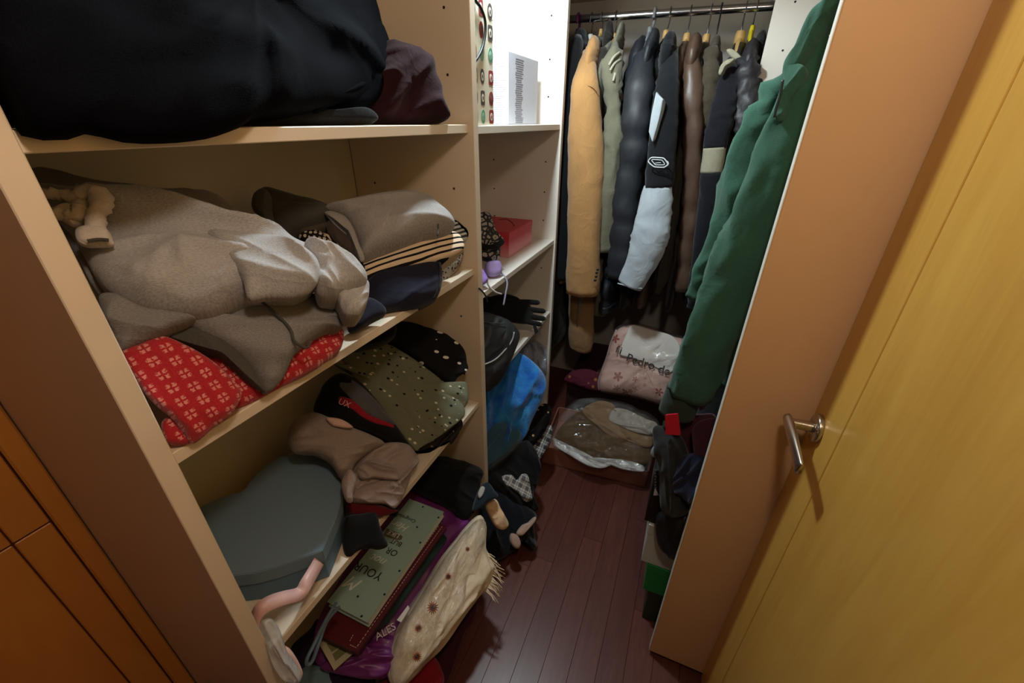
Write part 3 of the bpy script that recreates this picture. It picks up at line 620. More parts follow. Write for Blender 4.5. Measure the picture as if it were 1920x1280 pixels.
# ---- clear film and pink wrap at the left end of the third shelf
def clear(name, tint=(1, 1, 1), rough=.12, alpha=.10, bs=.6, milk=0.0):
    """thin plastic film: mostly see-through, glossy glints on its wrinkles, some milky haze"""
    n = NB_(name); v = n.coord(); f = n.noise(v, 34, 4, .6, .8)
    bp = n.t.nodes.new('ShaderNodeBump'); bp.inputs['Strength'].default_value = bs; bp.inputs['Distance'].default_value = .012; n.link(f, bp.inputs['Height'])
    g = n.t.nodes.new('ShaderNodeBsdfGlossy'); g.inputs['Roughness'].default_value = rough; n.link(bp.outputs[0], g.inputs['Normal'])
    t = n.t.nodes.new('ShaderNodeBsdfTransparent'); lw = n.t.nodes.new('ShaderNodeLayerWeight'); lw.inputs['Blend'].default_value = .25; n.link(bp.outputs[0], lw.inputs['Normal'])
    d = n.t.nodes.new('ShaderNodeBsdfDiffuse'); d.inputs['Color'].default_value = (*tint, 1)
    m1 = n.t.nodes.new('ShaderNodeMixShader'); m1.inputs[0].default_value = milk; n.link(t.outputs[0], m1.inputs[1]); n.link(d.outputs[0], m1.inputs[2])
    m2 = n.t.nodes.new('ShaderNodeMixShader'); n.link(n.math('ADD', n.math('MULTIPLY', lw.outputs['Fresnel'], .5), alpha), m2.inputs[0]); n.link(m1.outputs[0], m2.inputs[1]); n.link(g.outputs[0], m2.inputs[2])
    n.link(m2.outputs[0], n.t.nodes['Material Output'].inputs[0]); return n.m
CLEAR = clear('clear_film')
fw = thing('gift_wrap', X(520, 1210, -.53), 'clear film wrap with a pink band at the near end of the third shelf', 'wrapping')
cloth('film', [(486, 1172), (505, 1158), (520, 1172), (530, 1195), (540, 1225), (565, 1262), (550, 1280), (520, 1260), (500, 1215)], X(520, 1215, -.530), V((.8, -.5, .3)), .012, .012, clear('milky_film', (.9, .88, .86), .2, .1, .8, .4), fw, wr=.006, wsc=30)
cloth('pink_band', [(522, 1212), (545, 1218), (568, 1262), (552, 1282), (536, 1250)], X(545, 1250, -.528), V((.8, -.5, .3)), .006, .006, satin('pale_pink_paper', (226, 186, 176), .6), fw, wr=.002, NB=48, K=6)
# ================================================================== BOTTOM OF THE LEFT BAY
NBm = V((.45, -.30, .84))
zb = .35
bs = thing('planner_book', (-.655, .6, .33), 'mint-green planner with dark lettering, lying on a maroon stitched folder', 'book')
Nz = V((0, 0, 1))
bq = lambda a, b, z=.38: Z(a, b, z)
MINT = plain('mint_cover', (166, 198, 190), .5, var=.03)
pts = [bq(*p) for p in ((752, 934), (832, 959), (689, 1167), (604, 1139))]
# make it a true rectangle
o_ = pts[2]; ru_ = (pts[3] - pts[2]); lu_ = (pts[1] - pts[2]); ru_ = (ru_ - lu_ * ru_.dot(lu_) / lu_.dot(lu_))
rect = [o_, o_ + lu_, o_ + lu_ + ru_, o_ + ru_]
sh_ = lambda P, q, dz: [p + ((sum(P, V()) / 4) - p) * q + V((0, 0, dz)) for p in P]
prism('front_cover', rect, (0, 0, -.0022), MINT, bs)
prism('pages', sh_(rect, .02, -.0023), (0, 0, -.017), plain('cream_pages', (214, 206, 190), .8), bs)
prism('back_cover', sh_(rect, 0, -.0195), (0, 0, -.0022), MINT, bs)
INK = plain('black_ink', (28, 30, 32), .6); WINK = plain('pale_ink', (246, 248, 244), .6); BINK = plain('brown_ink', (120, 108, 92), .6)
tn = (rect[1] - rect[0]).normalized(); tr_ = (rect[3] - rect[0]).normalized()      # along the book, across it to the left
TR = tr_; TU = -tn           # the lettering reads upside down from the photograph
def btxt(s, a, b, size, m, **k): text('lettering', s, m, bs, bq(a, b) + V((0, 0, .0006)), TR, TU, size, .0003, **k)
btxt('YOUR', 691, 1070, .034, INK); btxt('OR', 735, 1034, .027, INK); btxt('BUT', 743, 1017, .021, INK)
btxt('not', 710, 1050, .036, WINK, shear=.35); btxt('M', 664, 1094, .05, WINK, shear=.35); btxt('Her', 752, 986, .034, WINK, shear=.35); btxt('Congratul', 762, 971, .017, INK)
prism('pill_label', [bq(a, b) + V((0, 0, .0001)) for a, b in ((725, 990), (748, 999), (755, 1006), (752, 1012), (743, 1012), (718, 1004))], (0, 0, .0006), BINK, bs)
text('lettering', 'LIKE', WINK, bs, bq(738, 1001) + V((0, 0, .0011)), TR, TU, .022, .0003)
for i, (a, b) in enumerate(((793, 950), (822, 970), (782, 988), (788, 1017), (749, 1070), (721, 1114), (671, 1118), (678, 1155))):
    tube('printed_dot', [tuple(bq(a, b) + V((0, 0, .0000))) + (.0032,), tuple(bq(a, b) + V((0, 0, .0006))) + (.0032,)], INK, bs, n=8, m=2)
# cord loop of a gift bag hanging over the book
CORD = fab('blue_grey_cord', (112, 134, 146), (80, 100, 112), 1)
# maroon stitched folder
zf = .352
fo = thing('stitched_folder', (-.64, .6, .33), 'maroon folder with white dashed stitching under the mint planner', 'folder')
MRN = satin('maroon_leatherette', (98, 26, 40), .5, bs=.1)
fr = [Z(a, b, zf) for a, b in ((836, 985), (668, 1222), (600, 1190), (760, 950))]
prism('cover', fr, (0, 0, -.012), MRN, fo)
prism('cover_edge', [p + V((0, 0, -.0135)) for p in fr], (0, 0, -.008), plain('dark_maroon', (60, 14, 24), .6), fo)
STI = plain('white_thread', (226, 206, 200), .8)
def stitch(pa, pb, n_):
    d = (pb - pa) / n_
    for i in range(n_):
        a = pa + d * i; tube('stitch', [tuple(a + V((0, 0, .0004))) + (.0010,), tuple(a + d * .6 + V((0, 0, .0004))) + (.0010,)], STI, fo, n=5, m=2)
stitch(Z(829, 987, zf), Z(668, 1214, zf), 44); stitch(Z(822, 986, zf), Z(690, 1172, zf), 34); stitch(Z(668, 1214, zf), Z(655, 1208, zf), 4); stitch(Z(662, 1190, zf), Z(655, 1203, zf), 3)
zg = .325
tag(prism('green_folder', [Z(a, b, zg) for a, b in ((838, 1008), (728, 1162), (690, 1190), (640, 1120), (790, 950))], (0, 0, -.012), plain('dark_green_card', (28, 48, 40), .5), None), 'dark green folder under the maroon folder', 'folder')
pp = thing('printed_paper', Z(630, 1220, .30), 'cream paper with olive shapes sticking out beneath the maroon folder', 'paper')
prism('sheet', [Z(a, b, .315) for a, b in ((598, 1206), (626, 1256), (664, 1222), (632, 1180))], (0, 0, -.003), plain('cream_paper', (200, 192, 160), .7), pp)
for q in (((612, 1207), (622, 1222), (634, 1214), (626, 1196)), ((623, 1226), (629, 1239), (650, 1222), (640, 1212))):
    prism('printed_shape', [Z(a, b, .3155) for a, b in q], (0, 0, -.0004), plain('olive_ink', (126, 128, 82), .7), pp)
tag(prism('white_card', [Z(a, b, .318) for a, b in ((765, 1134), (744, 1162), (752, 1166), (768, 1140))], (0, 0, -.002), plain('white_card', (226, 220, 210), .7), None), 'white paper corner lying on the purple bag beside the green folder', 'paper')
# purple bag
PUR = satin('purple_plastic', (120, 48, 122), .35, bs=.3)
pb = thing('purple_bag', Z(720, 1180, .25), 'glossy purple plastic bag with white letters under folders and wrapped scarf', 'bag')
PPB = Z(765, 1160, .235); NPB = V((.30, -.12, .94))
clb = cl_s(.10)
cloth('body', [(735, 925), (775, 915), (830, 940), (858, 970), (884, 976), (862, 1010), (845, 1040), (815, 1085), (780, 1150), (752, 1195), (742, 1220), (738, 1252), (720, 1272), (680, 1268), (628, 1258), (590, 1240), (590, 1180), (640, 1080)], PPB, NPB, .03, .10, PUR, pb, wr=.010, wsc=13, clamp=clb)
cloth('crumpled_end', [(700, 1200), (730, 1190), (748, 1205), (742, 1235), (735, 1256), (700, 1272), (640, 1264), (600, 1250), (640, 1225)], PPB + NPB * .03, NPB, .02, .05, PUR, pb, wr=.012, wsc=18, clamp=clb)
text('lettering', 'ALES', plain('white_print', (226, 214, 226), .6), pb, PL(723, 1184, PPB + NPB * .05, NPB), PL(735, 1176, PPB, NPB) - PL(712, 1190, PPB, NPB) , PL(717, 1174, PPB, NPB) - PL(726, 1194, PPB, NPB), .026)
# plastic-wrapped scarf
sc = thing('wrapped_scarf', Z(820, 1120, .22), 'cream fringed scarf with brown sunflower prints in clear plastic by the floor', 'scarf')
PSC = Z(840, 1120, .26); NSC = V((.62, -.22, .75))
def scarf_mat():
    n = NB_('cream_scarf'); u = n.coord('UV'); a = n.noise(n.coord('UV', (40, 400, 1)), 1, 3); b = n.noise(u, 26, 4)
    c = n.mix(b, lin((206, 180, 146)), lin((236, 220, 196)))
    return n.out(c, .8, bump=a, bs=.4, bd=.003, spec=.2)
SCM = scarf_mat()
scl = cloth('cloth', [(884, 978), (900, 965), (911, 985), (910, 1025), (922, 1048), (925, 1075), (908, 1105), (885, 1135), (862, 1168), (843, 1196), (822, 1222), (798, 1245), (770, 1275), (745, 1292), (728, 1268), (732, 1222), (748, 1178), (775, 1135), (802, 1092), (828, 1050), (846, 1025), (866, 1000)], PSC, NSC, .04, .09, SCM, sc, wr=.010, wsc=16, clamp=None)
from mathutils.bvhtree import BVHTree
NSC = NSC.normalized()
SBV = BVHTree.FromPolygons([v.co.copy() for v in scl.data.vertices], [list(q.vertices) for q in scl.data.polygons])
FLW = plain('rust_flower', (150, 74, 30), .8); FLC = plain('dark_flower_centre', (60, 26, 14), .8)
for k, (a, b, r_) in enumerate(((843, 1080, .011), (814, 1139, .017), (788, 1178, .011), (786, 1232, .012), (880, 1028, .008))):
    c_ = PL(a, b, PSC + NSC * .055, NSC); e_ = NSC.cross(V((0, 0, 1))).normalized(); g_ = NSC.cross(e_)
    P_ = []
    for j in range(28):
        th = j / 28 * 2 * math.pi; rr = r_ * (1.0 if j % 2 else .55); P_.append(c_ + e_ * rr * math.cos(th) + g_ * rr * math.sin(th))
    def onto(q, o_=.0008):
        hit = SBV.ray_cast(q - WL[scl.name] + NSC.normalized() * .2, -NSC.normalized())
        return (hit[0] + WL[scl.name] if hit[0] else q) + NSC.normalized() * o_
    for nm, k_, o_, m_ in (('flower_print', 1.0, .0010, FLW), ('flower_centre', .5, .0022, FLC)):
        ring_ = [[onto(c_ + (p - c_) * k_ * t_, o_) for p in P_] for t_ in (1, .6, .25)]
        vs_ = [v for r2 in ring_ for v in r2] + [onto(c_, o_)]
        vs_ += [v - NSC.normalized() * .0008 for v in ring_[0]]
        fs_ = []
        for q in range(2):
            for j in range(28): fs_.append((q * 28 + j, q * 28 + (j + 1) % 28, q * 28 + 28 + (j + 1) % 28, q * 28 + 28 + j))
        for j in range(28): fs_.append((56 + j, 56 + (j + 1) % 28, 84)); fs_.append((j, 85 + j, 85 + (j + 1) % 28, (j + 1) % 28))
        obj(nm, vs_, fs_, m_, sc if k_ == 1 else f_) if k_ != 1 else None
        if k_ == 1: f_ = obj(nm, vs_, fs_, m_, sc)
cloth('clear_wrap', [(886, 980), (905, 975), (908, 1010), (890, 1040), (872, 1085), (862, 1130), (840, 1180), (812, 1225), (780, 1262), (745, 1285), (732, 1262), (738, 1215), (752, 1178), (778, 1135), (804, 1092), (830, 1050), (848, 1025)], PSC + NSC * .016, NSC, .050, .02, clear('clear_wrap', (1, .98, .95), .14, .07, 1., .0), sc, wr=.014, wsc=20)
random.seed(3)
bmv, bmf = [], []
for i in range(46):
    t = i / 45; a = 906 + 14 * math.sin(t * 3) + (t - .3) * 4; b = 1030 + 78 * t
    p = PL(a, b, PSC + NSC * .012, NSC); d = V((.028 + random.random() * .018, random.uniform(-.02, .012), random.uniform(-.035, -.006)))
    r_ = .0016; m_ = p + d * .5 + V((.004, 0, .005))
    for q in (p - V((.03, 0, -.004)), p, m_, p + d):
        for (x_, z_) in ((-r_, -r_), (r_, -r_), (0, r_)): bmv.append(q + V((0, x_, z_)))
    k = i * 12
    for s_ in range(3):
        for j in range(3): bmf.append((k + s_ * 3 + j, k + s_ * 3 + (j + 1) % 3, k + s_ * 3 + 3 + (j + 1) % 3, k + s_ * 3 + 3 + j))
tag(obj('fringe', bmv, bmf, SCM, sc), kind='stuff')
# gift bag handle cords beside the mint planner
gb = thing('cord_handle', Z(610, 1190, .30), 'blue-grey rope handle loop hanging over the near end of the mint planner', 'handle')
K = lambda a, b, x_: tuple(X(a, b, x_)) + (.0038,)
tube('rope', [K(630, 1130, -.585), K(618, 1150, -.575), K(604, 1176, -.565), K(590, 1205, -.56), K(576, 1234, -.56), K(576, 1246, -.56), K(586, 1238, -.56), K(598, 1205, -.56), K(610, 1170, -.57), K(622, 1152, -.58), K(636, 1138, -.585)], CORD, gb, n=8, m=60)
tag(cloth('gift_bag', [(560, 1262), (590, 1238), (640, 1256), (648, 1285), (600, 1310), (550, 1300)], Z(600, 1270, .22), NBm, .02, .09, plain('grey_blue_paper', (96, 128, 142), .5), None, wr=.004, clamp=clb), 'grey-blue paper bag at the bottom near corner of the left bay', 'bag')
tag(cloth('violet_cloth', [(545, 1215), (580, 1180), (600, 1160), (640, 1200), (700, 1262), (690, 1300), (600, 1310), (560, 1250)], Z(620, 1220, .24), NBm, .02, .10, fab('dark_violet_cloth', (40, 24, 56), (24, 14, 36)), None, wr=.008, clamp=clb), 'dark violet cloth under the cream paper and rope handle', 'cloth')
tag(cloth('red_bag', [(700, 1290), (740, 1262), (790, 1230), (808, 1224), (826, 1250), (830, 1285), (780, 1330), (700, 1330)], Z(790, 1265, .14), NBm, .03, .10, fab('bright_red_cloth', (150, 22, 40), (110, 12, 28)), None, wr=.008), 'red cloth on the floor below the wrapped scarf', 'cloth')
tag(cloth('burgundy_cloth', [(820, 1230), (842, 1195), (868, 1160), (888, 1130), (894, 1142), (876, 1176), (862, 1212), (842, 1270), (820, 1300), (800, 1280)], Z(850, 1190, .10), V((.5, -.2, .8)), .02, .09, fab('burgundy_cloth', (70, 24, 40), (44, 14, 26)), None, wr=.006), 'burgundy cloth edge between wrapped scarf and floor', 'cloth')
blk = thing('black_trousers', Z(840, 920, .45), 'black cloth spilling off the pile at the foot of the partition', 'trousers')
cloth('body', [(772, 905), (795, 875), (815, 856), (846, 858), (880, 868), (904, 882), (898, 915), (892, 945), (884, 964), (866, 974), (845, 958), (815, 940), (780, 922)], X(866, 972, -.545), V((.6, -.45, .6)), .05, .13, BLACK, blk, wr=.012, wsc=11, clamp=cl_s(.10), edge=.006)

# ================================================================== MIDDLE BAY
def cl_m(zmin, xf=XL - .012):
    def f(p):
        q = V(p); q.x = max(q.x, XB + .004)
        if q.x < XL + .003: q.y = min(max(q.y, YP + .030), YD - .003)
        if q.x < xf + .006: q.z = max(q.z, zmin + .001)
        return q
    return f
# top: gift bag with printed seals, black cord
gbx, gy0, gy1 = -.552, 1.060, 1.167
GBM = plain('cream_gift_paper', (232, 226, 204), .55, var=.02)
gg = thing('gift_bag', (gbx - .06, 1.12, M1), 'cream gift bag with red and green printed seals and black cord handle', 'gift bag')
prism('bag_body', [V((gbx, gy0, M1 + .001)), V((gbx, gy1, M1 + .001)), V((gbx - .10, gy1, M1 + .001)), V((gbx - .10, gy0, M1 + .001))], (0, 0, .36), GBM, gg, bev=.001)
inks = {'r': plain('seal_red', (150, 60, 60), .7), 'g': plain('seal_green', (110, 160, 128), .7), 'd': plain('seal_dark', (92, 84, 78), .7), 'm': plain('seal_mint', (158, 198, 180), .7), 'w': plain('seal_white', (228, 222, 206), .7)}
rows = [('d', 'o', 'r', 's', 'd', 'o'), ('m', 's', 'r', 'o', 'd', 's'), ('r', 'o', 'm', 'o', 'g', 'o'), ('d', 's', 'd', 'o', 'r', 's'), ('r', 'o', 'd', 's', 'r', 'o'), ('m', 'o', 'g', 'o', 'r', 's')]
zr = [X(918, b, gbx).z for b in (22, 62, 104, 146, 185, 219)]
ycol = [X(a, 150, gbx).y for a in (892, 904, 920)]
for zi, rw in zip(zr, rows):
    for j in range(3):
        ink, shp = inks[rw[j * 2]], rw[j * 2 + 1]; hw = (.006, .0115, .014)[j]; hh = .0165; yc = ycol[j] + (0.001 if j else .002)
        ng = 20
        def shape(k, q=shp):
            P = []
            for i in range(ng):
                th = 2 * math.pi * i / ng; c, s = math.cos(th), math.sin(th)
                if q == 's': c = math.copysign(abs(c) ** .35, c); s = math.copysign(abs(s) ** .35, s)
                P.append(V((gbx, yc + hw * k * c, zi + hh * k * s)))
            return P
        m_ = prism('printed_seal', shape(1), (.0006, 0, 0), ink, gg)
        inner = inks['w'] if shp == 's' or rw[j * 2] == 'd' else inks['d' if rw[j * 2] == 'r' else 'm']
        prism('seal_emblem', [p + V((.0006, 0, 0)) for p in shape(.55, 'o')], (.0005, 0, 0), inner, m_)
        prism('seal_emblem', [p + V((.0011, 0, 0)) for p in shape(.25, 'o')], (.0004, 0, 0), ink, m_)
CB = satin('black_cord', (22, 24, 26), .5)
gp = lambda a, b: tuple(X(a, b, gbx + .006)) + (.0034,)
tube('cord_handle', [gp(884, -14), gp(892, 2), gp(901, 14), gp(909, 36), gp(910, 60), gp(905, 88), gp(896, 108), gp(888, 118)], CB, gg, n=8, m=40)
# white box with printed lines
wbx = -.615; wy0, wy1 = X(953, 231, wbx).y, X(1006, 231, wbx).y; wz1 = X(953, 96, wbx).z
wbt = thing('storage_box', (wbx - .05, wy0 + .1, M1), 'tall white box printed with rows of fine grey lines on the top shelf', 'box')
prism('carton', [V((wbx, wy0, M1 + .001)), V((wbx, wy1, M1 + .001)), V((wbx - .13, wy1, M1 + .001)), V((wbx - .13, wy0, M1 + .001))], (0, 0, wz1 - M1), plain('pale_grey_carton', (206, 206, 216), .6, var=.02), wbt, bev=.0015)
LNK = plain('grey_print_lines', (150, 146, 158), .7); LND = plain('dark_print_lines', (120, 116, 128), .7)
nl = 30
bl, fl_, bl2, fl2 = [], [], [], []
def quadbox(vl, fl__, a, b):
    k = len(vl)
    for p in ((a.x, a.y, a.z), (b.x, a.y, a.z), (b.x, b.y, a.z), (a.x, b.y, a.z), (a.x, a.y, b.z), (b.x, a.y, b.z), (b.x, b.y, b.z), (a.x, b.y, b.z)): vl.append(V(p))
    for f in ((0, 3, 2, 1), (4, 5, 6, 7), (0, 1, 5, 4), (1, 2, 6, 5), (2, 3, 7, 6), (3, 0, 4, 7)): fl__.append(tuple(k + i for i in f))
random.seed(5)
for i in range(nl):
    z_ = M1 + .006 + (wz1 - M1 - .02) * i / (nl - 1)
    quadbox(bl, fl_, V((wbx - .128, wy0 - .0005, z_)), V((wbx - .008 - random.random() * .02, wy0 + .0003, z_ + .0022)))
    quadbox(bl2, fl2, V((wbx - .0003, wy0 + .055 + random.random() * .01, z_)), V((wbx + .0005, wy0 + .11 + random.random() * .02, z_ + .0026)))
tag(obj('printed_lines', bl, fl_, LNK, wbt, smooth=False), kind='stuff')
tag(obj('printed_lines', bl2, fl2, LND, wbt, smooth=False), kind='stuff')
# second: red gift box, lace, lilac things
rb0 = Z(954, 484, M2); hB = X(954, 437, rb0.x).z - M2
ry = Z(998, 456, M2)
rbx = thing('red_box', rb0 + V((-.1, .1, 0)), 'red gift box fading to pink, on the shelf behind the leopard print top', 'gift box')
n = NB_('red_pink_card'); s_ = n.sep(n.coord('Object')); f_ = n.ramp(s_[2], -.03, .022)
RBM = n.out(n.mix(f_, lin((226, 150, 156)), lin((196, 48, 66))), .45)
RLM = plain('red_card', (200, 52, 68), .45)
ux = V((-.26, 0, 0)); uy = V((0, ry.y - rb0.y, 0))
prism('box_body', [rb0 + V((0, 0, .001)), rb0 + uy + V((0, 0, .001)), rb0 + uy + ux + V((0, 0, .001)), rb0 + ux + V((0, 0, .001))], (0, 0, hB - .02), RBM, rbx)
prism('lid', [p + V((0, 0, hB - .022)) for p in (rb0 + V((.002, -.002, 0)), rb0 + uy + V((.002, .002, 0)), rb0 + uy + ux, rb0 + ux + V((0, -.002, 0)))], (0, 0, .024), RLM, rbx, bev=.001)
tube('heart_line', [tuple(Z(a, b, M2 + hB + .0025)) + (.002,) for a, b in ((936, 412), (950, 411), (960, 417), (964, 424))], plain('dark_red_ink', (120, 20, 36), .6), rbx, n=6, m=16)
NM = V((.6, -.6, .5))
LEO = NB_('leopard_lace'); u_ = LEO.coord('UV'); vo = LEO.vor(u_, 55, 'F1', 1.); vd = LEO.n('ShaderNodeTexVoronoi', feature='DISTANCE_TO_EDGE'); LEO.link(u_, vd.inputs['Vector']); vd.inputs['Scale'].default_value = 55
LEOM = LEO.out(LEO.mix(LEO.math('LESS_THAN', vd.outputs['Distance'], .16), LEO.mix(LEO.math('LESS_THAN', vo.outputs['Distance'], .18), lin((168, 156, 150)), lin((70, 58, 56))), lin((18, 16, 18))), .6)
lc = thing('leopard_top', Z(920, 490, M2), 'leopard print lace top with black trim heaped at the shelf front beside the partition', 'shirt')
cloth('upper', [(884, 405), (900, 399), (917, 400), (924, 418), (932, 436), (943, 448), (940, 456), (922, 461), (900, 460), (882, 455)], X(930, 470, -.62) + NM * .02, NM, .02, .05, LEOM, lc, wr=.006, wsc=18, clamp=cl_m(M2), edge=.006)
cloth('lower', [(884, 458), (905, 460), (928, 452), (938, 462), (937, 482), (925, 488), (908, 485), (892, 478)], X(925, 487, -.60), NM, .018, .05, LEOM, lc, wr=.006, wsc=18, clamp=cl_m(M2), edge=.006)
cloth('black_trim', [(893, 456), (915, 460), (935, 455), (941, 449), (944, 456), (930, 466), (908, 466), (893, 463)], X(925, 470, -.60) + NM * .02, NM, .006, .01, BLACK, lc, wr=.003, NB=60, K=7, edge=.006)
LIL = satin('lilac_satin', (160, 140, 196), .5)
li = thing('lilac_bra', Z(925, 510, M2), 'lilac satin bra with dangling straps on the shelf front', 'underwear')
cloth('cup', [(910, 495), (922, 489), (936, 490), (941, 503), (938, 514), (925, 520), (912, 514)], X(925, 518, -.575), NM, .02, .03, LIL, li, wr=.004, clamp=cl_m(M2), NB=60, K=9)
cloth('cup', [(896, 502), (905, 505), (912, 518), (914, 528), (900, 537), (890, 530)], X(905, 533, -.56), NM, .016, .03, satin('lilac_violet', (150, 122, 206), .5), li, wr=.004, clamp=cl_m(M2), NB=60, K=9)
q = lambda a, b, x_, r_=.0032: tuple(X(a, b, x_)) + (r_,)
STRP = satin('grey_lilac_strap', (150, 146, 170), .6)
tube('strap', [q(936, 508, -.57), q(945, 517, -.55), q(951, 530, -.535), q(948, 550, -.532), q(944, 572, -.532)], STRP, li, n=6, m=24)
tube('strap', [q(912, 524, -.555), q(918, 538, -.545), q(930, 548, -.533), q(940, 551, -.532)], satin('white_strap', (206, 204, 206), .6), li, n=6, m=20)
tag(tube('black_strap', [q(898, 540, -.535, .0026), q(906, 548, -.53, .0026), q(911, 556, -.528, .0026), q(914, 566, -.528, .0026)], CB, None, n=6, m=16), 'thin black strap hanging beside the partition below the lilac bra', 'strap')
# third: glove and black bag
GLV = fab('black_fleece_glove', (20, 20, 22), (11, 11, 12), .8, sheen=.15)
gl = thing('glove', Z(960, 590, M3), 'black knitted glove with fingers pointing at the hanging coats', 'glove')
PG = X(960, 605, -.60); NG = V((.5, -.62, .6))
cloth('palm', [(886, 572), (905, 557), (930, 558), (955, 562), (985, 563), (996, 575), (1000, 592), (992, 606), (970, 606), (945, 601), (910, 600), (888, 592)], PG, NG, .018, .03, GLV, gl, wr=.004, clamp=cl_m(M3), NB=80, K=11)
gp_ = lambda a, b, r_, o=0.0: tuple(PL(a, b, PG + NG * o, NG)) + (r_,)
for path in ([gp_(965, 566, .012), gp_(985, 566, .0115), gp_(1000, 566.5, .011), gp_(1008, 567, .0105), gp_(1012, 567.5, .005)],
             [gp_(970, 577, .013), gp_(995, 580, .012), (*gp_(1010, 582, .011),), gp_(1019, 583, .0105), gp_(1023, 583.5, .005)],
             [gp_(968, 588, .013), gp_(995, 593, .012), gp_(1010, 596, .011), gp_(1019, 597, .0105), gp_(1023, 597.5, .005)],
             [gp_(962, 598, .012), gp_(985, 602, .011), gp_(1002, 606, .010), gp_(1012, 607.5, .0095), gp_(1016, 608, .005)]):
    tube('finger', path, GLV, gl, n=12, m=18)
tube('thumb', [gp_(920, 562, .013, .01), gp_(945, 556, .012, .016), gp_(965, 560, .011, .02), gp_(974, 563, .006, .02)], GLV, gl, n=12, m=18)
prism('tab', [PL(a, b, PG + NG * .012, NG) for a, b in ((999, 610), (1004, 608), (1009, 622), (1003, 627))], NG * .003, GLV, gl)
bg = thing('toiletry_bag', Z(930, 650, M3), 'black nylon bag with grey zip piping on the shelf below the glove', 'bag')
PBG = X(930, 700, -.535); NBG = V((.80, -.55, .25)); NYL = satin('black_nylon', (34, 36, 40), .5)
cloth('body', [(886, 590), (905, 584), (930, 590), (953, 600), (970, 618), (972, 632), (962, 660), (948, 690), (934, 716), (912, 735), (888, 740)], PBG, NBG, .035, .10, NYL, bg, wr=.007, wsc=12, clamp=cl_m(.10, -9))
cloth('pocket', [(888, 612), (915, 606), (945, 610), (962, 622), (960, 640), (945, 658), (925, 673), (900, 684), (886, 684)], PBG + NBG * .030, NBG, .012, .01, NYL, bg, wr=.004, wsc=14)
tube('zip_piping', [tuple(PL(a, b, PBG + NBG * .042, NBG)) + (.0026,) for a, b in ((886, 685), (905, 684), (928, 674), (946, 657), (960, 638), (964, 622))], plain('grey_piping', (150, 150, 150), .5), bg, n=6, m=30)
tube('top_seam', [tuple(PL(a, b, PBG + NBG * .040, NBG)) + (.002,) for a, b in ((886, 600), (905, 603), (925, 606), (948, 606))], plain('dark_piping', (66, 66, 68), .5), bg, n=6, m=20)
# lower: blue plush, grey film bag
def plushm():
    n = NB_('blue_plush'); v = n.coord(); a = n.noise(v, 16, 4); b = n.noise(v, 240, 3)
    c = n.mix(n.ramp(a, .3, .7), lin((22, 92, 190)), lin((60, 158, 226)))
    return n.out(c, .95, bump=b, bs=.7, bd=.006, spec=.1, sheen=.5)
pl = thing('plush_blanket', X(960, 780, -.5), 'bright blue plush blanket bulging out of the narrow shelf bay', 'blanket')
PPL = Y(960, 780, 1.30); NPL = V((.55, -.72, .35)); PLM = plushm()
cloth('body', [(884, 760), (905, 735), (930, 690), (952, 668), (975, 662), (1003, 681), (1022, 708), (1020, 738), (1008, 765), (996, 790), (985, 815), (966, 838), (936, 862), (906, 880), (884, 880)], PPL, NPL, .05, .13, PLM, pl, wr=.022, wsc=9, wd=(.1, .2, 1))
cloth('fold', [(884, 850), (905, 815), (925, 795), (945, 790), (968, 800), (978, 818), (962, 842), (935, 866), (905, 884), (884, 884)], PPL + NPL * .025, NPL, .035, .05, fab('shaded_blue_plush', (74, 116, 140), (50, 86, 110), .8, sheen=.4), pl, wr=.012, wsc=13)  # greyer teal puts the shade of the lower plush into its colour
tag(cloth('film_bag', [(975, 664), (985, 648), (1000, 641), (1012, 642), (1022, 655), (1024, 680), (1022, 706), (1005, 690)], X(1015, 690, -.56), NPL, .02, .05, clear('smoky_film', (.45, .48, .62), .2, .10, .8, .55), None, wr=.012, wsc=22), 'grey-blue translucent film bag behind the blue plush blanket', 'bag')

# ================================================================== FLOOR PILE in front of the partition
fp = thing('dark_clothes', Z(960, 960, .12), 'black trousers heaped on the floor below the blue plush blanket', 'trousers')
cloth('upper', [(905, 885), (935, 868), (966, 842), (985, 825), (1000, 838), (1012, 870), (1008, 905), (1000, 930), (1010, 955), (985, 958), (955, 940), (925, 920), (903, 900)], Z(985, 930, .16), V((.5, -.55, .7)), .05, .13, BLACK, fp, wr=.014, wsc=12, clamp=lambda p: V((p.x, p.y, max(p.z, .004))))
cloth('lower', [(903, 930), (930, 912), (960, 935), (985, 945), (1005, 965), (1000, 985), (1003, 1020), (998, 1030), (985, 1005), (965, 1028), (940, 1046), (915, 1050), (900, 1010), (898, 965)], Z(985, 1010, .05), V((.5, -.55, .7)), .06, .10, fab('blue_black_cloth', (20, 22, 30), (10, 12, 17), .8), fp, wr=.014, wsc=12, clamp=lambda p: V((p.x, p.y, max(p.z, .003))))
tag(cloth('plaid_shirt', [(941, 893), (958, 890), (968, 900), (980, 888), (990, 892), (995, 915), (998, 935), (985, 940), (972, 925), (958, 915), (946, 908)], Z(985, 930, .20), V((.5, -.55, .7)), .012, .03, plaid('grey_white_plaid', (196, 190, 184), (96, 92, 92), (40, 38, 40), .03), None, wr=.006, wsc=20), 'grey and white plaid shirt corner on the black floor heap', 'shirt')
tag(cloth('plaid_scarf', [(995, 838), (1008, 826), (1020, 808), (1030, 796), (1036, 806), (1030, 830), (1018, 852), (1010, 862), (1000, 850)], Z(1012, 850, .20), V((.5, -.6, .6)), .012, .04, plaid('white_black_plaid', (190, 190, 192), (60, 58, 62), (30, 30, 32), .035), None, wr=.005, wsc=20), 'white and black plaid cloth beside the blue plush blanket on the floor heap', 'scarf')
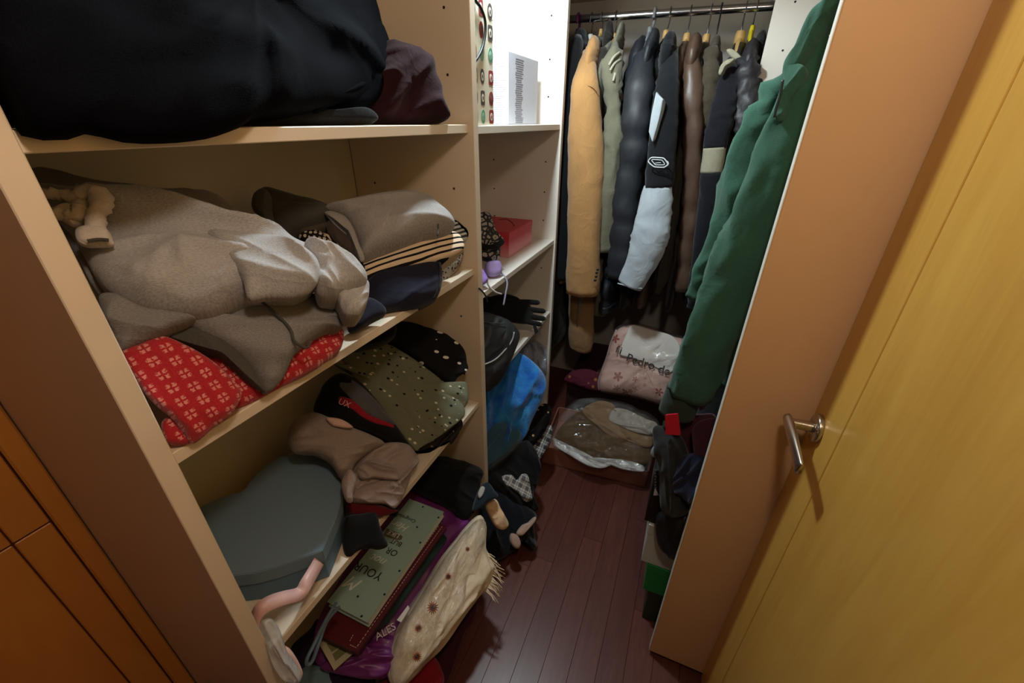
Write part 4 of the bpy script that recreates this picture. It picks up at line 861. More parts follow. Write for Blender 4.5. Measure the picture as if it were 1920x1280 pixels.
tag(cloth('printed_blouse', [(978, 815), (990, 788), (1005, 768), (1022, 756), (1034, 768), (1030, 790), (1022, 806), (1010, 824), (998, 836), (984, 832)], Z(1005, 820, .27), V((.5, -.6, .6)), .025, .10, dotted('black_cream_print', (20, 17, 18), (190, 160, 110), 34, .18, (1, 1, 1), 1), None, wr=.010, wsc=16), 'black blouse with tan blotches wedged behind the blue plush blanket', 'shirt')
tag(cloth('striped_sock', [(968, 1000), (978, 985), (992, 978), (1003, 968), (1004, 975), (990, 992), (978, 1004)], Z(985, 992, .14), V((.5, -.5, .7)), .010, .02, fab('pink_beige_cloth', (196, 166, 150), (160, 132, 118)), None, wr=.003, NB=50, K=8), 'pink-beige cloth strip across the black floor heap', 'cloth')
tag(cloth('beige_sock', [(958, 1000), (970, 1003), (976, 1018), (972, 1028), (963, 1026), (956, 1014)], Z(967, 1022, .12), V((.5, -.5, .7)), .012, .02, fab('pink_beige_cloth2', (190, 158, 140), (150, 124, 110)), None, wr=.003, NB=50, K=8), 'small pink-beige sock low on the black floor heap', 'sock')
tag(cloth('peach_sock', [(910, 948), (918, 938), (930, 936), (940, 955), (952, 976), (953, 986), (942, 993), (928, 986), (918, 968)], Z(940, 985, .24), V((.6, -.5, .6)), .014, .03, fab('peach_cotton', (232, 196, 156), (206, 168, 130)), None, wr=.006, wsc=24, NB=70, K=10), 'peach cotton sock hanging beside the foot of the partition', 'sock')
sl = thing('slipper', Z(910, 925, .34), 'dark teal slipper on the black cloth by the partition', 'slipper')
cloth('upper', [(886, 958), (893, 930), (903, 910), (915, 904), (926, 918), (934, 930), (920, 938), (905, 948)], Z(905, 948, .34), V((.5, -.5, .7)), .02, .03, fab('dark_teal_felt', (34, 48, 58), (22, 32, 40)), sl, wr=.003, NB=60, K=9)
cloth('lining', [(896, 926), (902, 912), (909, 914), (906, 926), (899, 934)], Z(905, 948, .34) + V((.5, -.5, .7)).normalized() * .022, V((.5, -.5, .7)), .004, .006, fab('pale_lining', (190, 186, 184)), sl, wr=.001, NB=40, K=6)
# ================================================================== BACK BAY: hanging clothes
HW = plain('hanger_wood', (206, 164, 104), .5); HST = plain('hanger_steel', (150, 150, 150), .3, 1.0)
def hanger(px, label, mat=HW, hook=HST, group=None, topw=.012, neck_py=70, thick=.012, hr=.0022, lean=0, name='coat_hanger', yb=None):
    """hook over the rail, neck and two arms along y"""
    top = Y(px, 20, ROD_Y); x0 = top.x; zb_ = Y(px, neck_py, ROD_Y).z
    h_ = thing(name, (x0, ROD_Y, zb_), label, 'hanger', group)
    rz = ROD_Z + .0135 - .012 * ((x0 + .9) / 1.5) + .004
    P = [(x0, ROD_Y - .026, rz - .03)]
    for k in range(9):
        th = math.pi * k / 8; P.append((x0, ROD_Y - .022 * math.cos(th), rz - .018 + .022 * math.sin(th)))
    P += [(x0 + lean * .3, ROD_Y + .018, rz - .045), (x0 + lean * .7, ROD_Y + .004, rz - .065), (x0 + lean, ROD_Y, zb_)]
    tube('hook', [p + (hr,) for p in P], hook, h_, n=8, m=48)
    xx = x0 + lean
    tube('neck', [(xx, ROD_Y, zb_ + .014, topw * .8, topw), (xx, ROD_Y, zb_, topw, topw * 1.3), (xx, ROD_Y, zb_ - .03, topw, topw * 1.8)], mat, h_, n=12, m=9, ax=(1, 0, 0))
    for s in (-1, 1):
        tube('arm', [(xx, ROD_Y, zb_ - .012, thick * .6, .016), (xx, ROD_Y + s * .05, zb_ - .040, thick * .5, .012), (xx, ROD_Y + s * .10, zb_ - .075, thick * .45, .011), (xx, ROD_Y + s * .15, zb_ - .115, thick * .4, .009)], mat, h_, n=10, m=16, ax=(1, 0, 0))
    return x0 + lean, zb_
def body(parent, x0, zn, zh, tx, mat, wy=.21, yc=ROD_Y, pinch=None, wr=.010, name='body', flare=1.0, dx=0):
    """coat body hanging from the shoulders: thin across x, wide along y"""
    zs = zn - .035
    path = [(x0, yc, zs + .02, tx * .25, .04), (x0, yc, zs, tx * .45, .09), (x0, yc, zs - .05, tx * .75, wy * .72), (x0, yc, zs - .10, tx * .95, wy * .9), (x0 + dx * .3, yc, zs - .25, tx, wy * .92), (x0 + dx * .7, yc, (zs - .25 + zh) / 2, tx * flare, wy * .92), (x0 + dx, yc, zh + .02, tx * flare, wy * .9), (x0 + dx, yc, zh, tx * flare * .85, wy * .86)]
    return tube(name, path, mat, parent, n=28, m=44, ax=(1, 0, 0), wr=wr, wsc=10, pinch=pinch)
def sleeve(parent, pts, yf, mat, depth=.8, name='sleeve', pinch=None, wr=.006, n=24, m=40, ymat=None):
    """front sleeve: (px, py, half width in px, [y]) from shoulder to cuff"""
    path = []
    for q in pts:
        px, py, hw = q[:3]; y = q[3] if len(q) > 3 else yf
        c = Y(px, py, y); r_ = (Y(px + hw, py, y) - Y(px - hw, py, y)).length / 2; path.append((c.x, c.y, c.z, r_, r_ * depth))
    return tube(name, path, mat, parent, n=n, m=m, ax=(1, 0, 0), wr=wr, wsc=13, pinch=pinch)
def collar(parent, px, py, yf, w_, h_, mat, lean=0, name='collar'):
    """turned-down collar: a slanted ring, low at the front, standing at the nape"""
    c = Y(px, py + h_ * .30, yf); s = (Y(px + 10, py, yf) - c - V((0, 0, 0))).x / 10
    k = abs(s)
    return tube(name, [(c.x, c.y + .055, c.z + h_ * k * .42, w_ * k * .62, .030), (c.x, c.y + .052, c.z + h_ * k * .47, w_ * k * .80, .040), (c.x + lean * k * .3, c.y + .045, c.z + h_ * k * .30, w_ * k * .98, .055), (c.x + lean * k, c.y + .04, c.z - h_ * k * .35, w_ * k * 1.02, .078), (c.x + lean * k, c.y + .05, c.z - h_ * k * .6, w_ * k * .8, .07)], mat, parent, n=24, m=22, ax=(1, 0, 0), wr=.003, wsc=18)

YF = 1.80
# 1 black coat at the far left
x0, z0 = hanger(1086, 'dark purple plastic hanger at the left end of the rail', plain('purple_plastic', (34, 28, 52), .4), plain('purple_plastic', (34, 28, 52), .4), neck_py=62, hr=.005, topw=.010)
c = thing('black_coat', (x0, ROD_Y, z0), 'long black coat in the shade at the left end of the rail', 'coat')
BCOAT = fab('black_wool', (17, 17, 20), (9, 9, 11), .8)
body(c, x0 - .01, z0, .42, .040, BCOAT, wr=.012)
sleeve(c, [(1080, 78, 12, 1.93), (1074, 110, 18, 1.88), (1066, 200, 20, 1.86), (1058, 350, 20, 1.86), (1050, 520, 20, 1.88)], YF, BCOAT, wr=.007)
collar(c, 1083, 78, 1.93, 15, 26, BCOAT)
# 2 camel coat
x0, z0 = hanger(1111, 'hanger with a white plastic neck inside the camel coat', plain('white_plastic', (214, 210, 204), .4), neck_py=72)
c = thing('camel_coat', (x0, ROD_Y, z0), 'camel wool coat with four dark cuff buttons, left of the rail', 'coat')
CAM = fab('camel_wool', (198, 152, 98), (170, 124, 76), .8, sheen=.25)
body(c, x0 - .01, z0 - .015, .80, .032, CAM, wr=.008)
sleeve(c, [(1103, 100, 11, 1.90), (1100, 130, 18, 1.85), (1097, 165, 25), (1098, 240, 31), (1098, 330, 33), (1096, 430, 31), (1093, 520, 30), (1092, 549, 29)], YF, CAM, .75, wr=.005)
collar(c, 1108, 92, 1.86, 13, 28, CAM, -2)
tube('shoulder_seam', [tuple(Y(a, b, 1.765)) + (.0018,) for a, b in ((1080, 166), (1095, 161), (1110, 163), (1120, 172))], plain('camel_seam', (150, 108, 66), .9), c, n=6, m=18)
BTN = plain('dark_horn_button', (34, 26, 22), .4)
for a, b in ((1121, 505), (1119, 511), (1118, 518), (1116, 525)):
    p = Y(a, b, 1.752); tube('cuff_button', [tuple(p) + (.0058,), (p.x, p.y - .003, p.z, .0056)], BTN, c, n=12, m=3)
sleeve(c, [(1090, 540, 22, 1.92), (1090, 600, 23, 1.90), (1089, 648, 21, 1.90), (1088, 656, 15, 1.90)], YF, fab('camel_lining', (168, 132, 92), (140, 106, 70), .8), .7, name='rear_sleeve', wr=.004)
# 3 dark brown garment behind
x0, z0 = hanger(1130, 'thin wooden hanger behind the camel coat', HW, neck_py=62, topw=.008)
c = thing('brown_jacket', (x0, ROD_Y, z0), 'dark grey-brown garment squeezed behind the camel coat', 'jacket')
DBR = fab('dark_grey_brown', (58, 52, 48), (38, 34, 32), .8)
body(c, x0, z0, .86, .016, DBR); collar(c, 1137, 62, 1.98, 8, 26, DBR)
sleeve(c, [(1130, 92, 8, 1.92), (1130, 140, 12, 1.90), (1129, 260, 13, 1.90), (1127, 420, 12, 1.90)], YF, DBR)
# 4 sage striped jacket
x0, z0 = hanger(1157, 'pale wooden hanger of the sage-grey jacket', HW, neck_py=70, topw=.007)
c = thing('sage_jacket', (x0, ROD_Y, z0), 'sage-grey jacket with pale diagonal shoulder stripes beside the camel coat', 'jacket')
SAGE = fab('sage_cotton', (134, 132, 112), (104, 102, 86), .8)
body(c, x0 - .005, z0, .60, .024, SAGE, wr=.012)
sleeve(c, [(1153, 84, 9, 1.90), (1149, 110, 16, 1.86), (1147, 150, 18, 1.84), (1149, 200, 13, 1.83), (1150, 260, 17, 1.82), (1147, 330, 16, 1.82), (1143, 400, 14, 1.83), (1139, 470, 13, 1.84)], YF, SAGE, .8, wr=.013)
collar(c, 1160, 66, 1.93, 7, 30, SAGE, -4)
PALE = fab('pale_sage', (196, 192, 172), (168, 164, 146), .8)
for a0, b0, a1, b1 in ((1162, 98, 1142, 122), (1163, 112, 1144, 132), (1160, 128, 1150, 152)):
    tube('shoulder_stripe', [tuple(Y(a0, b0, 1.845)) + (.0042,), tuple(Y((a0 + a1) / 2 - 1, (b0 + b1) / 2 - 3, 1.815)) + (.0048,), tuple(Y(a1, b1, 1.80)) + (.0040,)], PALE, c, n=8, m=14)
sleeve(c, [(1128, 470, 12, 1.95), (1126, 540, 13, 1.94), (1124, 590, 12, 1.94)], YF, SAGE, .7, name='rear_sleeve')
# 5 black padded coat with thick grey hanger
x0, z0 = hanger(1229, 'thick grey plastic hanger of the black padded coat', plain('grey_plastic', (138, 142, 148), .4), plain('grey_plastic', (138, 142, 148), .4), neck_py=58, hr=.0055, topw=.010, lean=-.012)
c = thing('padded_coat', (x0, ROD_Y, z0), 'black padded coat with quilted sleeve hanging from the thick grey hanger', 'coat')
PAD = satin('black_padding', (38, 41, 48), .55, bs=.15)
body(c, x0 - .02, z0, .70, .046, PAD, pinch=(.105, .2), wr=.010)
sleeve(c, [(1214, 92, 10, 1.90), (1206, 118, 20, 1.86), (1200, 160, 28, 1.82), (1194, 220, 29), (1188, 290, 27), (1176, 350, 24), (1170, 420, 24), (1163, 490, 25), (1158, 520, 22)], YF, PAD, .8, pinch=(.105, .24), wr=.006)
collar(c, 1222, 78, 1.86, 14, 40, PAD, -8)
tube('hem_band', [(x0 - .02, ROD_Y - .0, .712, .048, .192), (x0 - .02, ROD_Y - .0, .68, .046, .19)], PAD, c, n=24, m=8, ax=(1, 0, 0))
# 6 black jacket with white panels and emblem
x0, z0 = hanger(1258, 'wooden hanger of the black jacket with white sleeve panels', HW, neck_py=64, lean=-.006)
c = thing('sports_jacket', (x0, ROD_Y, z0), 'black sports jacket with white sleeve panels and outlined diamond emblem', 'jacket')
SPB = fab('black_soft_shell', (34, 35, 40), (22, 23, 27), .6); WHT = fab('white_soft_shell', (204, 214, 222), (180, 190, 200), .5)
body(c, x0, z0, .72, .030, SPB, wr=.010)
S6 = [(1260, 92, 10, 1.90), (1256, 120, 16, 1.85), (1251, 160, 22, 1.80), (1246, 210, 25, 1.77), (1242, 260, 26, 1.76), (1238, 310, 26, 1.755), (1235, 351, 25.5, 1.75)]
sleeve(c, S6, YF, SPB, .7, wr=.004)
sleeve(c, [(1235, 349, 26.5, 1.75), (1228, 395, 31, 1.745), (1222, 430, 34, 1.74), (1212, 468, 33.5, 1.74), (1196, 505, 28, 1.74), (1181, 534, 24, 1.74)], YF, WHT, .6, name='white_cuff_panel', wr=.006)
tube('cuff_hem', [tuple(Y(1158, 531, 1.715)) + (.003,), tuple(Y(1180, 537, 1.712)) + (.003,), tuple(Y(1204, 541, 1.715)) + (.003,)], WHT, c, n=6, m=8)  # thin white hem roll along the cuff end
cloth('white_panel', [(1230, 175), (1231, 174), (1232, 174.5), (1242, 185), (1243, 186), (1242.5, 188), (1238, 212), (1231, 240), (1224, 264), (1223, 265), (1222, 264), (1217, 248), (1216.5, 247), (1217, 245), (1222, 212)], Y(1228, 220, 1.712), V((-.3, -1, .05)), .004, .05, WHT, c, wr=.002, NB=60, K=8)
collar(c, 1252, 84, 1.86, 16, 24, SPB, -2)
EMB = plain('white_emblem', (226, 230, 234), .7)
em = lambda pts, r_=.0022: tube('emblem_outline', [tuple(Y(a, b, 1.694)) + (r_,) for a, b in pts], EMB, c, n=6, m=44)
em(((1215.5, 302), (1219, 297), (1224, 295), (1241, 296), (1246, 298), (1252, 307), (1249, 311), (1244, 313.5), (1229, 313), (1224, 311), (1217, 305), (1215.5, 302)))
em(((1222, 301), (1224, 299), (1240, 300), (1242, 301), (1246, 307), (1244, 309), (1230, 309), (1228, 308), (1222, 301)), .0015)
em(((1228, 306), (1234, 305), (1239, 305)), .0013); em(((1247, 300), (1253, 304), (1252, 310), (1244, 315)), .0013)
# 7 brown padded jacket
x0, z0 = hanger(1296, 'wooden hanger of the brown padded coat', HW, neck_py=70, topw=.014)
c = thing('brown_padded_coat', (x0, ROD_Y, z0), 'shiny brown padded coat right of the sports jacket', 'coat')
BRP = satin('brown_padding', (92, 70, 58), .42, bs=.2)
body(c, x0, z0, .74, .034, BRP, pinch=(.12, .12), wr=.010)
sleeve(c, [(1296, 96, 11, 1.90), (1298, 130, 18, 1.87), (1299, 175, 21, 1.85), (1300, 250, 20, 1.84), (1298, 330, 19, 1.84), (1293, 400, 18, 1.84), (1288, 470, 17, 1.84), (1281, 545, 17, 1.84)], YF, BRP, .8, pinch=(.11, .24), wr=.006)
collar(c, 1300, 88, 1.88, 17, 26, BRP)
# 8 olive brown jacket
x0, z0 = hanger(1334, 'wooden hanger of the olive-brown jacket', HW, neck_py=72, topw=.014)
c = thing('olive_jacket', (x0, ROD_Y, z0), 'olive-brown jacket with a short visible sleeve between brown and cream-banded coats', 'jacket')
OLJ = fab('olive_brown_twill', (94, 84, 68), (66, 58, 48), .7)
body(c, x0, z0, .82, .022, OLJ)
sleeve(c, [(1334, 92, 11, 1.91), (1334, 125, 15, 1.88), (1330, 170, 18, 1.86), (1325, 215, 15, 1.86), (1320, 260, 12, 1.87), (1316, 330, 10, 1.88)], YF, OLJ, .8, wr=.008)
collar(c, 1338, 92, 1.93, 12, 18, OLJ)
# 9 black coat with cream collar and band
x0, z0 = hanger(1352, 'thin black wire hanger of the cream-banded jacket', CB, plain('black_wire', (30, 28, 28), .4), neck_py=82, hr=.003, topw=.007)
c = thing('banded_jacket', (x0 + .02, ROD_Y, z0), 'black jacket with cream collar and cream band round the sleeve', 'jacket')
CRB = fab('cream_rib', (178, 174, 150), (150, 146, 126), .7); BNV = fab('blue_black_nylon', (34, 35, 44), (22, 22, 29), .6)
body(c, x0 + .022, z0 - .01, .74, .022, BNV)
sleeve(c, [(1374, 112, 10, 1.88), (1368, 140, 17, 1.85), (1360, 185, 22, 1.82), (1349, 235, 23, 1.80), (1340, 278, 21.5, 1.79)], YF, BNV, .75, wr=.006)
sleeve(c, [(1340, 277, 22, 1.79), (1337, 300, 21.5, 1.788), (1333, 324, 20.5, 1.786)], YF, CRB, .75, name='sleeve_band', wr=.001, m=12)
sleeve(c, [(1333, 323, 20, 1.786), (1328, 370, 18, 1.786), (1320, 430, 17, 1.79), (1310, 500, 15, 1.80), (1302, 560, 12, 1.81), (1298, 580, 10, 1.82)], YF, BNV, .75, wr=.006)
cloth('cream_collar', [(1347, 137), (1352, 122), (1364, 112), (1378, 110), (1372, 118), (1360, 126), (1352, 140)], Y(1358, 125, 1.80), V((-.2, -1, .2)), .008, .03, CRB, c, wr=.003, NB=56, K=8)
cloth('cream_collar', [(1362, 94), (1372, 92), (1386, 102), (1392, 112), (1378, 112), (1368, 104)], Y(1378, 104, 1.86), V((-.2, -1, .2)), .008, .03, CRB, c, wr=.003, NB=56, K=8)
# 10 black crinkled jacket
x0, z0 = hanger(1398, 'broad wooden hanger of the crinkled black jacket', HW, neck_py=66, topw=.018, thick=.02)
c = thing('crinkled_jacket', (x0, ROD_Y, z0), 'crinkled black padded jacket on the broad wooden hanger near the right end', 'jacket')
CRK = satin('black_crinkle', (44, 41, 46), .5, bs=.5)
body(c, x0 + .005, z0 - .01, .80, .026, CRK, wr=.014)
sleeve(c, [(1408, 98, 12, 1.88), (1402, 130, 21, 1.84), (1399, 180, 23, 1.82), (1396, 240, 20, 1.81), (1388, 300, 17, 1.81), (1378, 400, 16, 1.83)], YF, CRK, .8, wr=.016)
collar(c, 1408, 98, 1.86, 18, 24, CRK, -4)
# 11 yellow hanger and dark garment
x0, z0 = hanger(1418, 'bright yellow hanger at the right end of the rail', plain('yellow_plastic', (226, 206, 34), .4), neck_py=56, topw=.009)
c = thing('dark_jacket', (x0, ROD_Y, z0), 'dark garment on the yellow hanger at the right end of the rail', 'jacket')
DKJ = fab('dark_olive_black', (40, 38, 36), (26, 25, 24), .7)
body(c, x0 + .010, z0 - .01, .80, .016, DKJ)
sleeve(c, [(1426, 92, 10, 1.92), (1430, 130, 14, 1.90), (1428, 220, 14, 1.90), (1420, 340, 13, 1.90)], YF, DKJ, .8)
collar(c, 1424, 82, 1.94, 12, 22, DKJ)

# ================================================================== RIGHT UNIT: green jacket
c = thing('green_jacket', (.30, 1.0, 1.60), 'dark green jacket with ribbed cuff hanging in the right wardrobe unit', 'jacket')
GRN = fab('bottle_green_cotton', (62, 106, 88), (46, 84, 70), .7)
GRND = fab('dark_green_rib', (50, 66, 56), (34, 48, 40), .8)
hz = 1.72; hx = .36
gh = thing('coat_hanger', (hx, 1.0, hz), 'hidden wooden hanger carrying the green jacket', 'hanger')
P = [(hx + .018, .99, 1.79)]
for k in range(9):
    th = math.pi * k / 8; P.append((hx + .020 * math.cos(th), .99, 1.802 + .020 * math.sin(th)))
tube('hook', [p + (.0022,) for p in P + [(hx - .01, .99, 1.775), (hx, .99, 1.755), (hx, .99, hz)]], HST, gh, n=8, m=40)
for s in (-1, 1): tube('arm', [(hx, .99, hz, .008, .016), (hx + s * .1, .99, hz - .03, .008, .014), (hx + s * .19, .99, hz - .085, .008, .012)], HW, gh, n=10, m=14, ax=(0, 1, 0))
tube('body', [(hx, .99, 1.715, .06, .03), (hx, .99, 1.69, .12, .05), (hx, .99, 1.64, .19, .065), (hx - .005, .99, 1.55, .215, .075), (hx - .01, .99, 1.2, .225, .080), (hx - .01, .99, .98, .225, .08), (hx - .01, .99, .93, .215, .075)], GRN, c, n=32, m=44, ax=(1, 0, 0), wr=.014, wsc=9)
def gsl(name, pts, mat, y=1.0, depth=.75, wr=.010, m=48):
    path = []
    for px, py, hw, yy in pts:
        a_ = Y(px, py, yy); r_ = hw * (Y(px + 10, py, yy) - Y(px, py, yy)).length / 10; path.append((a_.x, a_.y, a_.z, r_, r_ * depth))
    return tube(name, path, mat, c, n=30, m=m, ax=(1, 0, 0), wr=wr, wsc=9)
# near sleeve
gsl('sleeve', [(1545, 62, 20, .95), (1522, 125, 36, .945), (1492, 205, 50, .94), (1452, 315, 58, .935), (1412, 425, 58, .93), (1375, 520, 56, .93), (1340, 610, 52, .93), (1306, 690, 46, .93), (1287, 735, 40, .935)], GRN, wr=.013)
gsl('cuff', [(1285, 732, 36, .935), (1276, 752, 35, .935), (1268, 776, 34, .935)], GRND, wr=.002, m=10)
# far sleeve
gsl('sleeve', [(1535, 70, 22, 1.05), (1500, 135, 34, 1.06), (1462, 190, 38, 1.07), (1432, 250, 38, 1.07), (1398, 330, 38, 1.07), (1362, 420, 36, 1.07), (1328, 500, 34, 1.07), (1305, 560, 28, 1.07)], GRN, wr=.016)
cloth('collar', [(1576, -20), (1553, 0), (1528, 20), (1508, 52), (1488, 95), (1470, 120), (1468, 148), (1480, 142), (1500, 120), (1520, 82), (1545, 40), (1580, 0)], Y(1500, 90, .93), V((-.55, -.75, .2)), .012, .04, GRN, c, wr=.008, wsc=14)
cloth('placket', [(1470, 120), (1492, 118), (1510, 128), (1500, 160), (1480, 190), (1464, 226), (1454, 222), (1462, 180), (1468, 150)], Y(1480, 160, .915), V((-.5, -.8, .1)), .008, .03, GRN, c, wr=.008, wsc=18)
# zip edge
tube('zip', [tuple(Y(a, b, .885)) + (.0022,) for a, b in ((1468, 150), (1463, 178), (1456, 200), (1452, 220))], plain('dark_zip', (24, 34, 34), .5), c, n=6, m=20)

# added black coat, stands in for the dark shadow beside the sleeve
dc = thing('shade_fill_coat', (.37, 1.32, 1.70), 'added black coat form standing in for the shadow behind the green jacket', 'coat')
tube('body', [(.37, 1.32, 1.715, .06, .03), (.37, 1.32, 1.69, .12, .05), (.37, 1.32, 1.64, .19, .07), (.365, 1.32, 1.5, .215, .09), (.36, 1.32, 1.0, .225, .10), (.36, 1.32, .62, .225, .10), (.36, 1.32, .57, .21, .09)], BCOAT, dc, n=28, m=40, ax=(1, 0, 0), wr=.012, wsc=9)
tube('sleeve', [(.20, 1.32, 1.62, .04, .05), (.175, 1.32, 1.52, .055, .065), (.165, 1.31, 1.2, .055, .065), (.165, 1.30, .95, .045, .055)], BCOAT, dc, n=20, m=30, ax=(1, 0, 0), wr=.010, wsc=9)
dh = thing('coat_hanger', (.37, 1.32, 1.72), 'added hanger inside the black stand-in coat on the right rail', 'hanger')
tube('hook', [p + (.0022,) for p in [(.388, 1.32, 1.79)] + [(.37 + .020 * math.cos(math.pi * k / 8), 1.32, 1.802 + .020 * math.sin(math.pi * k / 8)) for k in range(9)] + [(.36, 1.32, 1.775), (.37, 1.32, 1.755), (.37, 1.32, 1.72)]], HST, dh, n=8, m=40)
for s in (-1, 1): tube('arm', [(.37, 1.32, 1.70, .008, .012), (.37 + s * .1, 1.32, 1.675, .008, .010), (.37 + s * .17, 1.32, 1.63, .008, .008)], HW, dh, n=10, m=14, ax=(0, 1, 0))

# ================================================================== FLOOR, right unit: boxes and bags
def bx_(name, label, cat, a, b, mat, lidm=None, lid=0.0):
    t = thing(name, ((a[0] + b[0]) / 2, (a[1] + b[1]) / 2, a[2]), label, cat)
    box('box_body', a, (b[0], b[1], b[2] - lid), mat, t, .0015)
    if lid: box('lid', (a[0] - .002, a[1] - .002, b[2] - lid), (b[0] + .002, b[1] + .002, b[2]), lidm, t, .0015)
    return t
bx_('shoe_box', 'dark green shoe box standing on the floor, lowest of the stack behind the white panel', 'box', (.096, .93, .002), (.44, 1.16, .155), plain('dark_green_card2', (34, 52, 30), .5), plain('dark_green_card2', (34, 52, 30), .5), .03)
bx_('shoe_box', 'bright green shoe box between the dark green and the white one', 'box', (.076, .925, .157), (.42, 1.16, .285), plain('bright_green_card', (20, 146, 70), .5), plain('bright_green_card', (20, 146, 70), .5), .035)
bx_('shoe_box', 'white shoe box on top of the bright green one', 'box', (.052, .925, .287), (.40, 1.16, .455), plain('white_shoe_card', (206, 214, 214), .5), plain('white_shoe_card', (206, 214, 214), .5), .04)
bb = bx_('shoe_box', 'black shoe box with a small white triangle and vertical lettering', 'box', (.036, .93, .457), (.38, 1.16, .66), plain('black_shoe_card', (22, 22, 24), .45), plain('black_shoe_card', (22, 22, 24), .45), .04)
tp0 = Y(1230, 925, .9285)
prism('triangle_mark', [Y(a, b, .9285) for a, b in ((1228, 913), (1225, 928), (1236, 928))], (0, -.0008, 0), plain('white_mark', (224, 226, 240), .6), bb)
for k in range(7): prism('lettering_mark', [Y(1227 + dx, 880 + k * 5.4 + dy, .9285) for dx, dy in ((0, 0), (0, 3.4), (4 - (k % 2), 3.4), (4 - (k % 2), 0))], (0, -.0008, 0), plain('grey_mark', (120, 120, 124), .6), bb)
# row of boxes further along the aisle
bx_('cardboard_box', 'dark storage box along the aisle behind the shoe box stack', 'box', (.100, 1.18, .002), (.45, 1.47, .32), plain('dark_brown_card', (58, 36, 34), .6), plain('dark_brown_card', (58, 36, 34), .6), .05)
tag(cloth('black_boot', [(1232, 965), (1245, 958), (1268, 955), (1292, 962), (1298, 1000), (1290, 1035), (1272, 1046), (1255, 1038), (1238, 1022), (1231, 995)], Y(1265, 1000, .895), V((-.3, -1, .1)), .02, .025, satin('black_leather', (26, 28, 30), .4), None, wr=.006), 'black leather boot shaft against the white shoe box', 'boot')
tag(cloth('black_rucksack', [(1226, 800), (1245, 800), (1272, 812), (1290, 850), (1296, 900), (1290, 960), (1262, 966), (1242, 958), (1238, 920), (1238, 870), (1228, 830)], Y(1262, 890, .90), V((-.3, -1, .1)), .025, .024, fab('charcoal_canvas', (44, 46, 48), (30, 32, 33), .7), None, wr=.010, wsc=12), 'charcoal canvas bag draped over the black shoe box', 'bag')
tag(cloth('navy_scarf', [(1256, 880), (1272, 860), (1300, 850), (1322, 862), (1318, 905), (1300, 940), (1280, 930), (1262, 912)], Y(1285, 895, .868), V((-.3, -1, .1)), .014, .016, fab('navy_knit', (30, 36, 62), (18, 22, 42), .8), None, wr=.012, wsc=18), 'navy blue cloth beside the warm-tinted panel edge', 'scarf')
tag(prism('red_card', [Y(a, b, .888) for a, b in ((1247, 778), (1268, 776), (1273, 816), (1248, 814))], (.004, .006, 0), plain('red_envelope', (196, 30, 52), .5), None), 'bright red card standing under the green jacket cuff', 'card')
tag(cloth('burgundy_bag', [(1268, 790), (1290, 780), (1312, 778), (1340, 782), (1335, 830), (1322, 870), (1300, 868), (1280, 850), (1270, 822)], Y(1300, 830, .95), V((-.3, -1, .2)), .025, .05, fab('burgundy_wool', (84, 32, 48), (56, 20, 32), .8), None, wr=.010, wsc=14), 'burgundy wool cloth behind the red card', 'cloth')
tag(cloth('plum_cloth', [(1300, 800), (1325, 785), (1345, 790), (1340, 840), (1325, 875), (1308, 868), (1300, 835)], Y(1320, 830, .885), V((-.3, -1, .2)), .012, .02, fab('plum_cotton', (76, 34, 54), (50, 20, 36), .8), None, wr=.008, wsc=14), 'plum cloth pressed against the warm-tinted panel edge', 'cloth')
tag(cloth('pink_cloth', [(1312, 752), (1322, 744), (1327, 752), (1322, 764), (1312, 768)], Y(1318, 756, .96), V((-.3, -1, .2)), .008, .012, fab('dusty_pink', (170, 104, 110)), None, wr=.003, NB=40, K=6), 'small dusty pink cloth beside the green cuff', 'cloth')
tag(cloth('grey_trainer', [(1222, 842), (1228, 834), (1240, 832), (1243, 845), (1242, 855), (1226, 856), (1221, 850)], Y(1232, 845, .905), V((-.3, -1, .2)), .010, .012, fab('grey_felt', (142, 152, 156)), None, wr=.003, NB=44, K=7), 'pale grey cloth piece on the charcoal bag', 'cloth')

# ================================================================== BACK FLOOR: flat box, plastic-wrapped garment, cushion bag
A_ = Z(1022, 868, 0); B_ = Z(1206, 914, 0)
ang = (B_ - A_); ang.z = 0; u_ = ang.normalized(); v_ = V((-u_.y, u_.x, 0)); hgt = Y(1120, 862, (A_.y + B_.y) / 2).z
CARD = plain('pink_brown_card', (150, 96, 78), .65)
fb = thing('flat_box', (A_ + B_) / 2 + v_ * .17, 'low brown cardboard box on the floor under the plastic-wrapped garment', 'box')
A0 = A_ + u_ * -.02; L_ = ang.length + .03
for nm, a, b, dd in (('front_wall', A0, A0 + u_ * L_, v_ * .006), ('back_wall', A0 + v_ * .34, A0 + v_ * .34 + u_ * L_, v_ * -.006), ('side_wall', A0, A0 + v_ * .34, u_ * .006), ('side_wall', A0 + u_ * L_, A0 + u_ * L_ + v_ * .34, u_ * -.006)):
    prism(nm, [a + V((0, 0, .001)), b + V((0, 0, .001)), b + V((0, 0, hgt)), a + V((0, 0, hgt))], dd, CARD, fb)
prism('bottom', [A0 + V((0, 0, .001)), A0 + u_ * L_ + V((0, 0, .001)), A0 + u_ * L_ + v_ * .34 + V((0, 0, .001)), A0 + v_ * .34 + V((0, 0, .001))], (0, 0, .004), CARD, fb)
wg_ = thing('wrapped_garment', (A_ + B_) / 2 + v_ * .17 + V((0, 0, .1)), 'brown and olive garments folded in clear plastic inside the flat box', 'garment')
PW_ = Y(1130, 850, (A_.y + B_.y) / 2 + .02); NW = V((0, -.45, .9))
OLB = fab('olive_brown_cloth', (104, 78, 46), (74, 54, 32), .7); TNB = fab('tan_brown_cloth', (150, 116, 80), (116, 88, 60), .7); PGR = fab('pale_grey_cloth', (176, 168, 156), (146, 138, 128), .7)
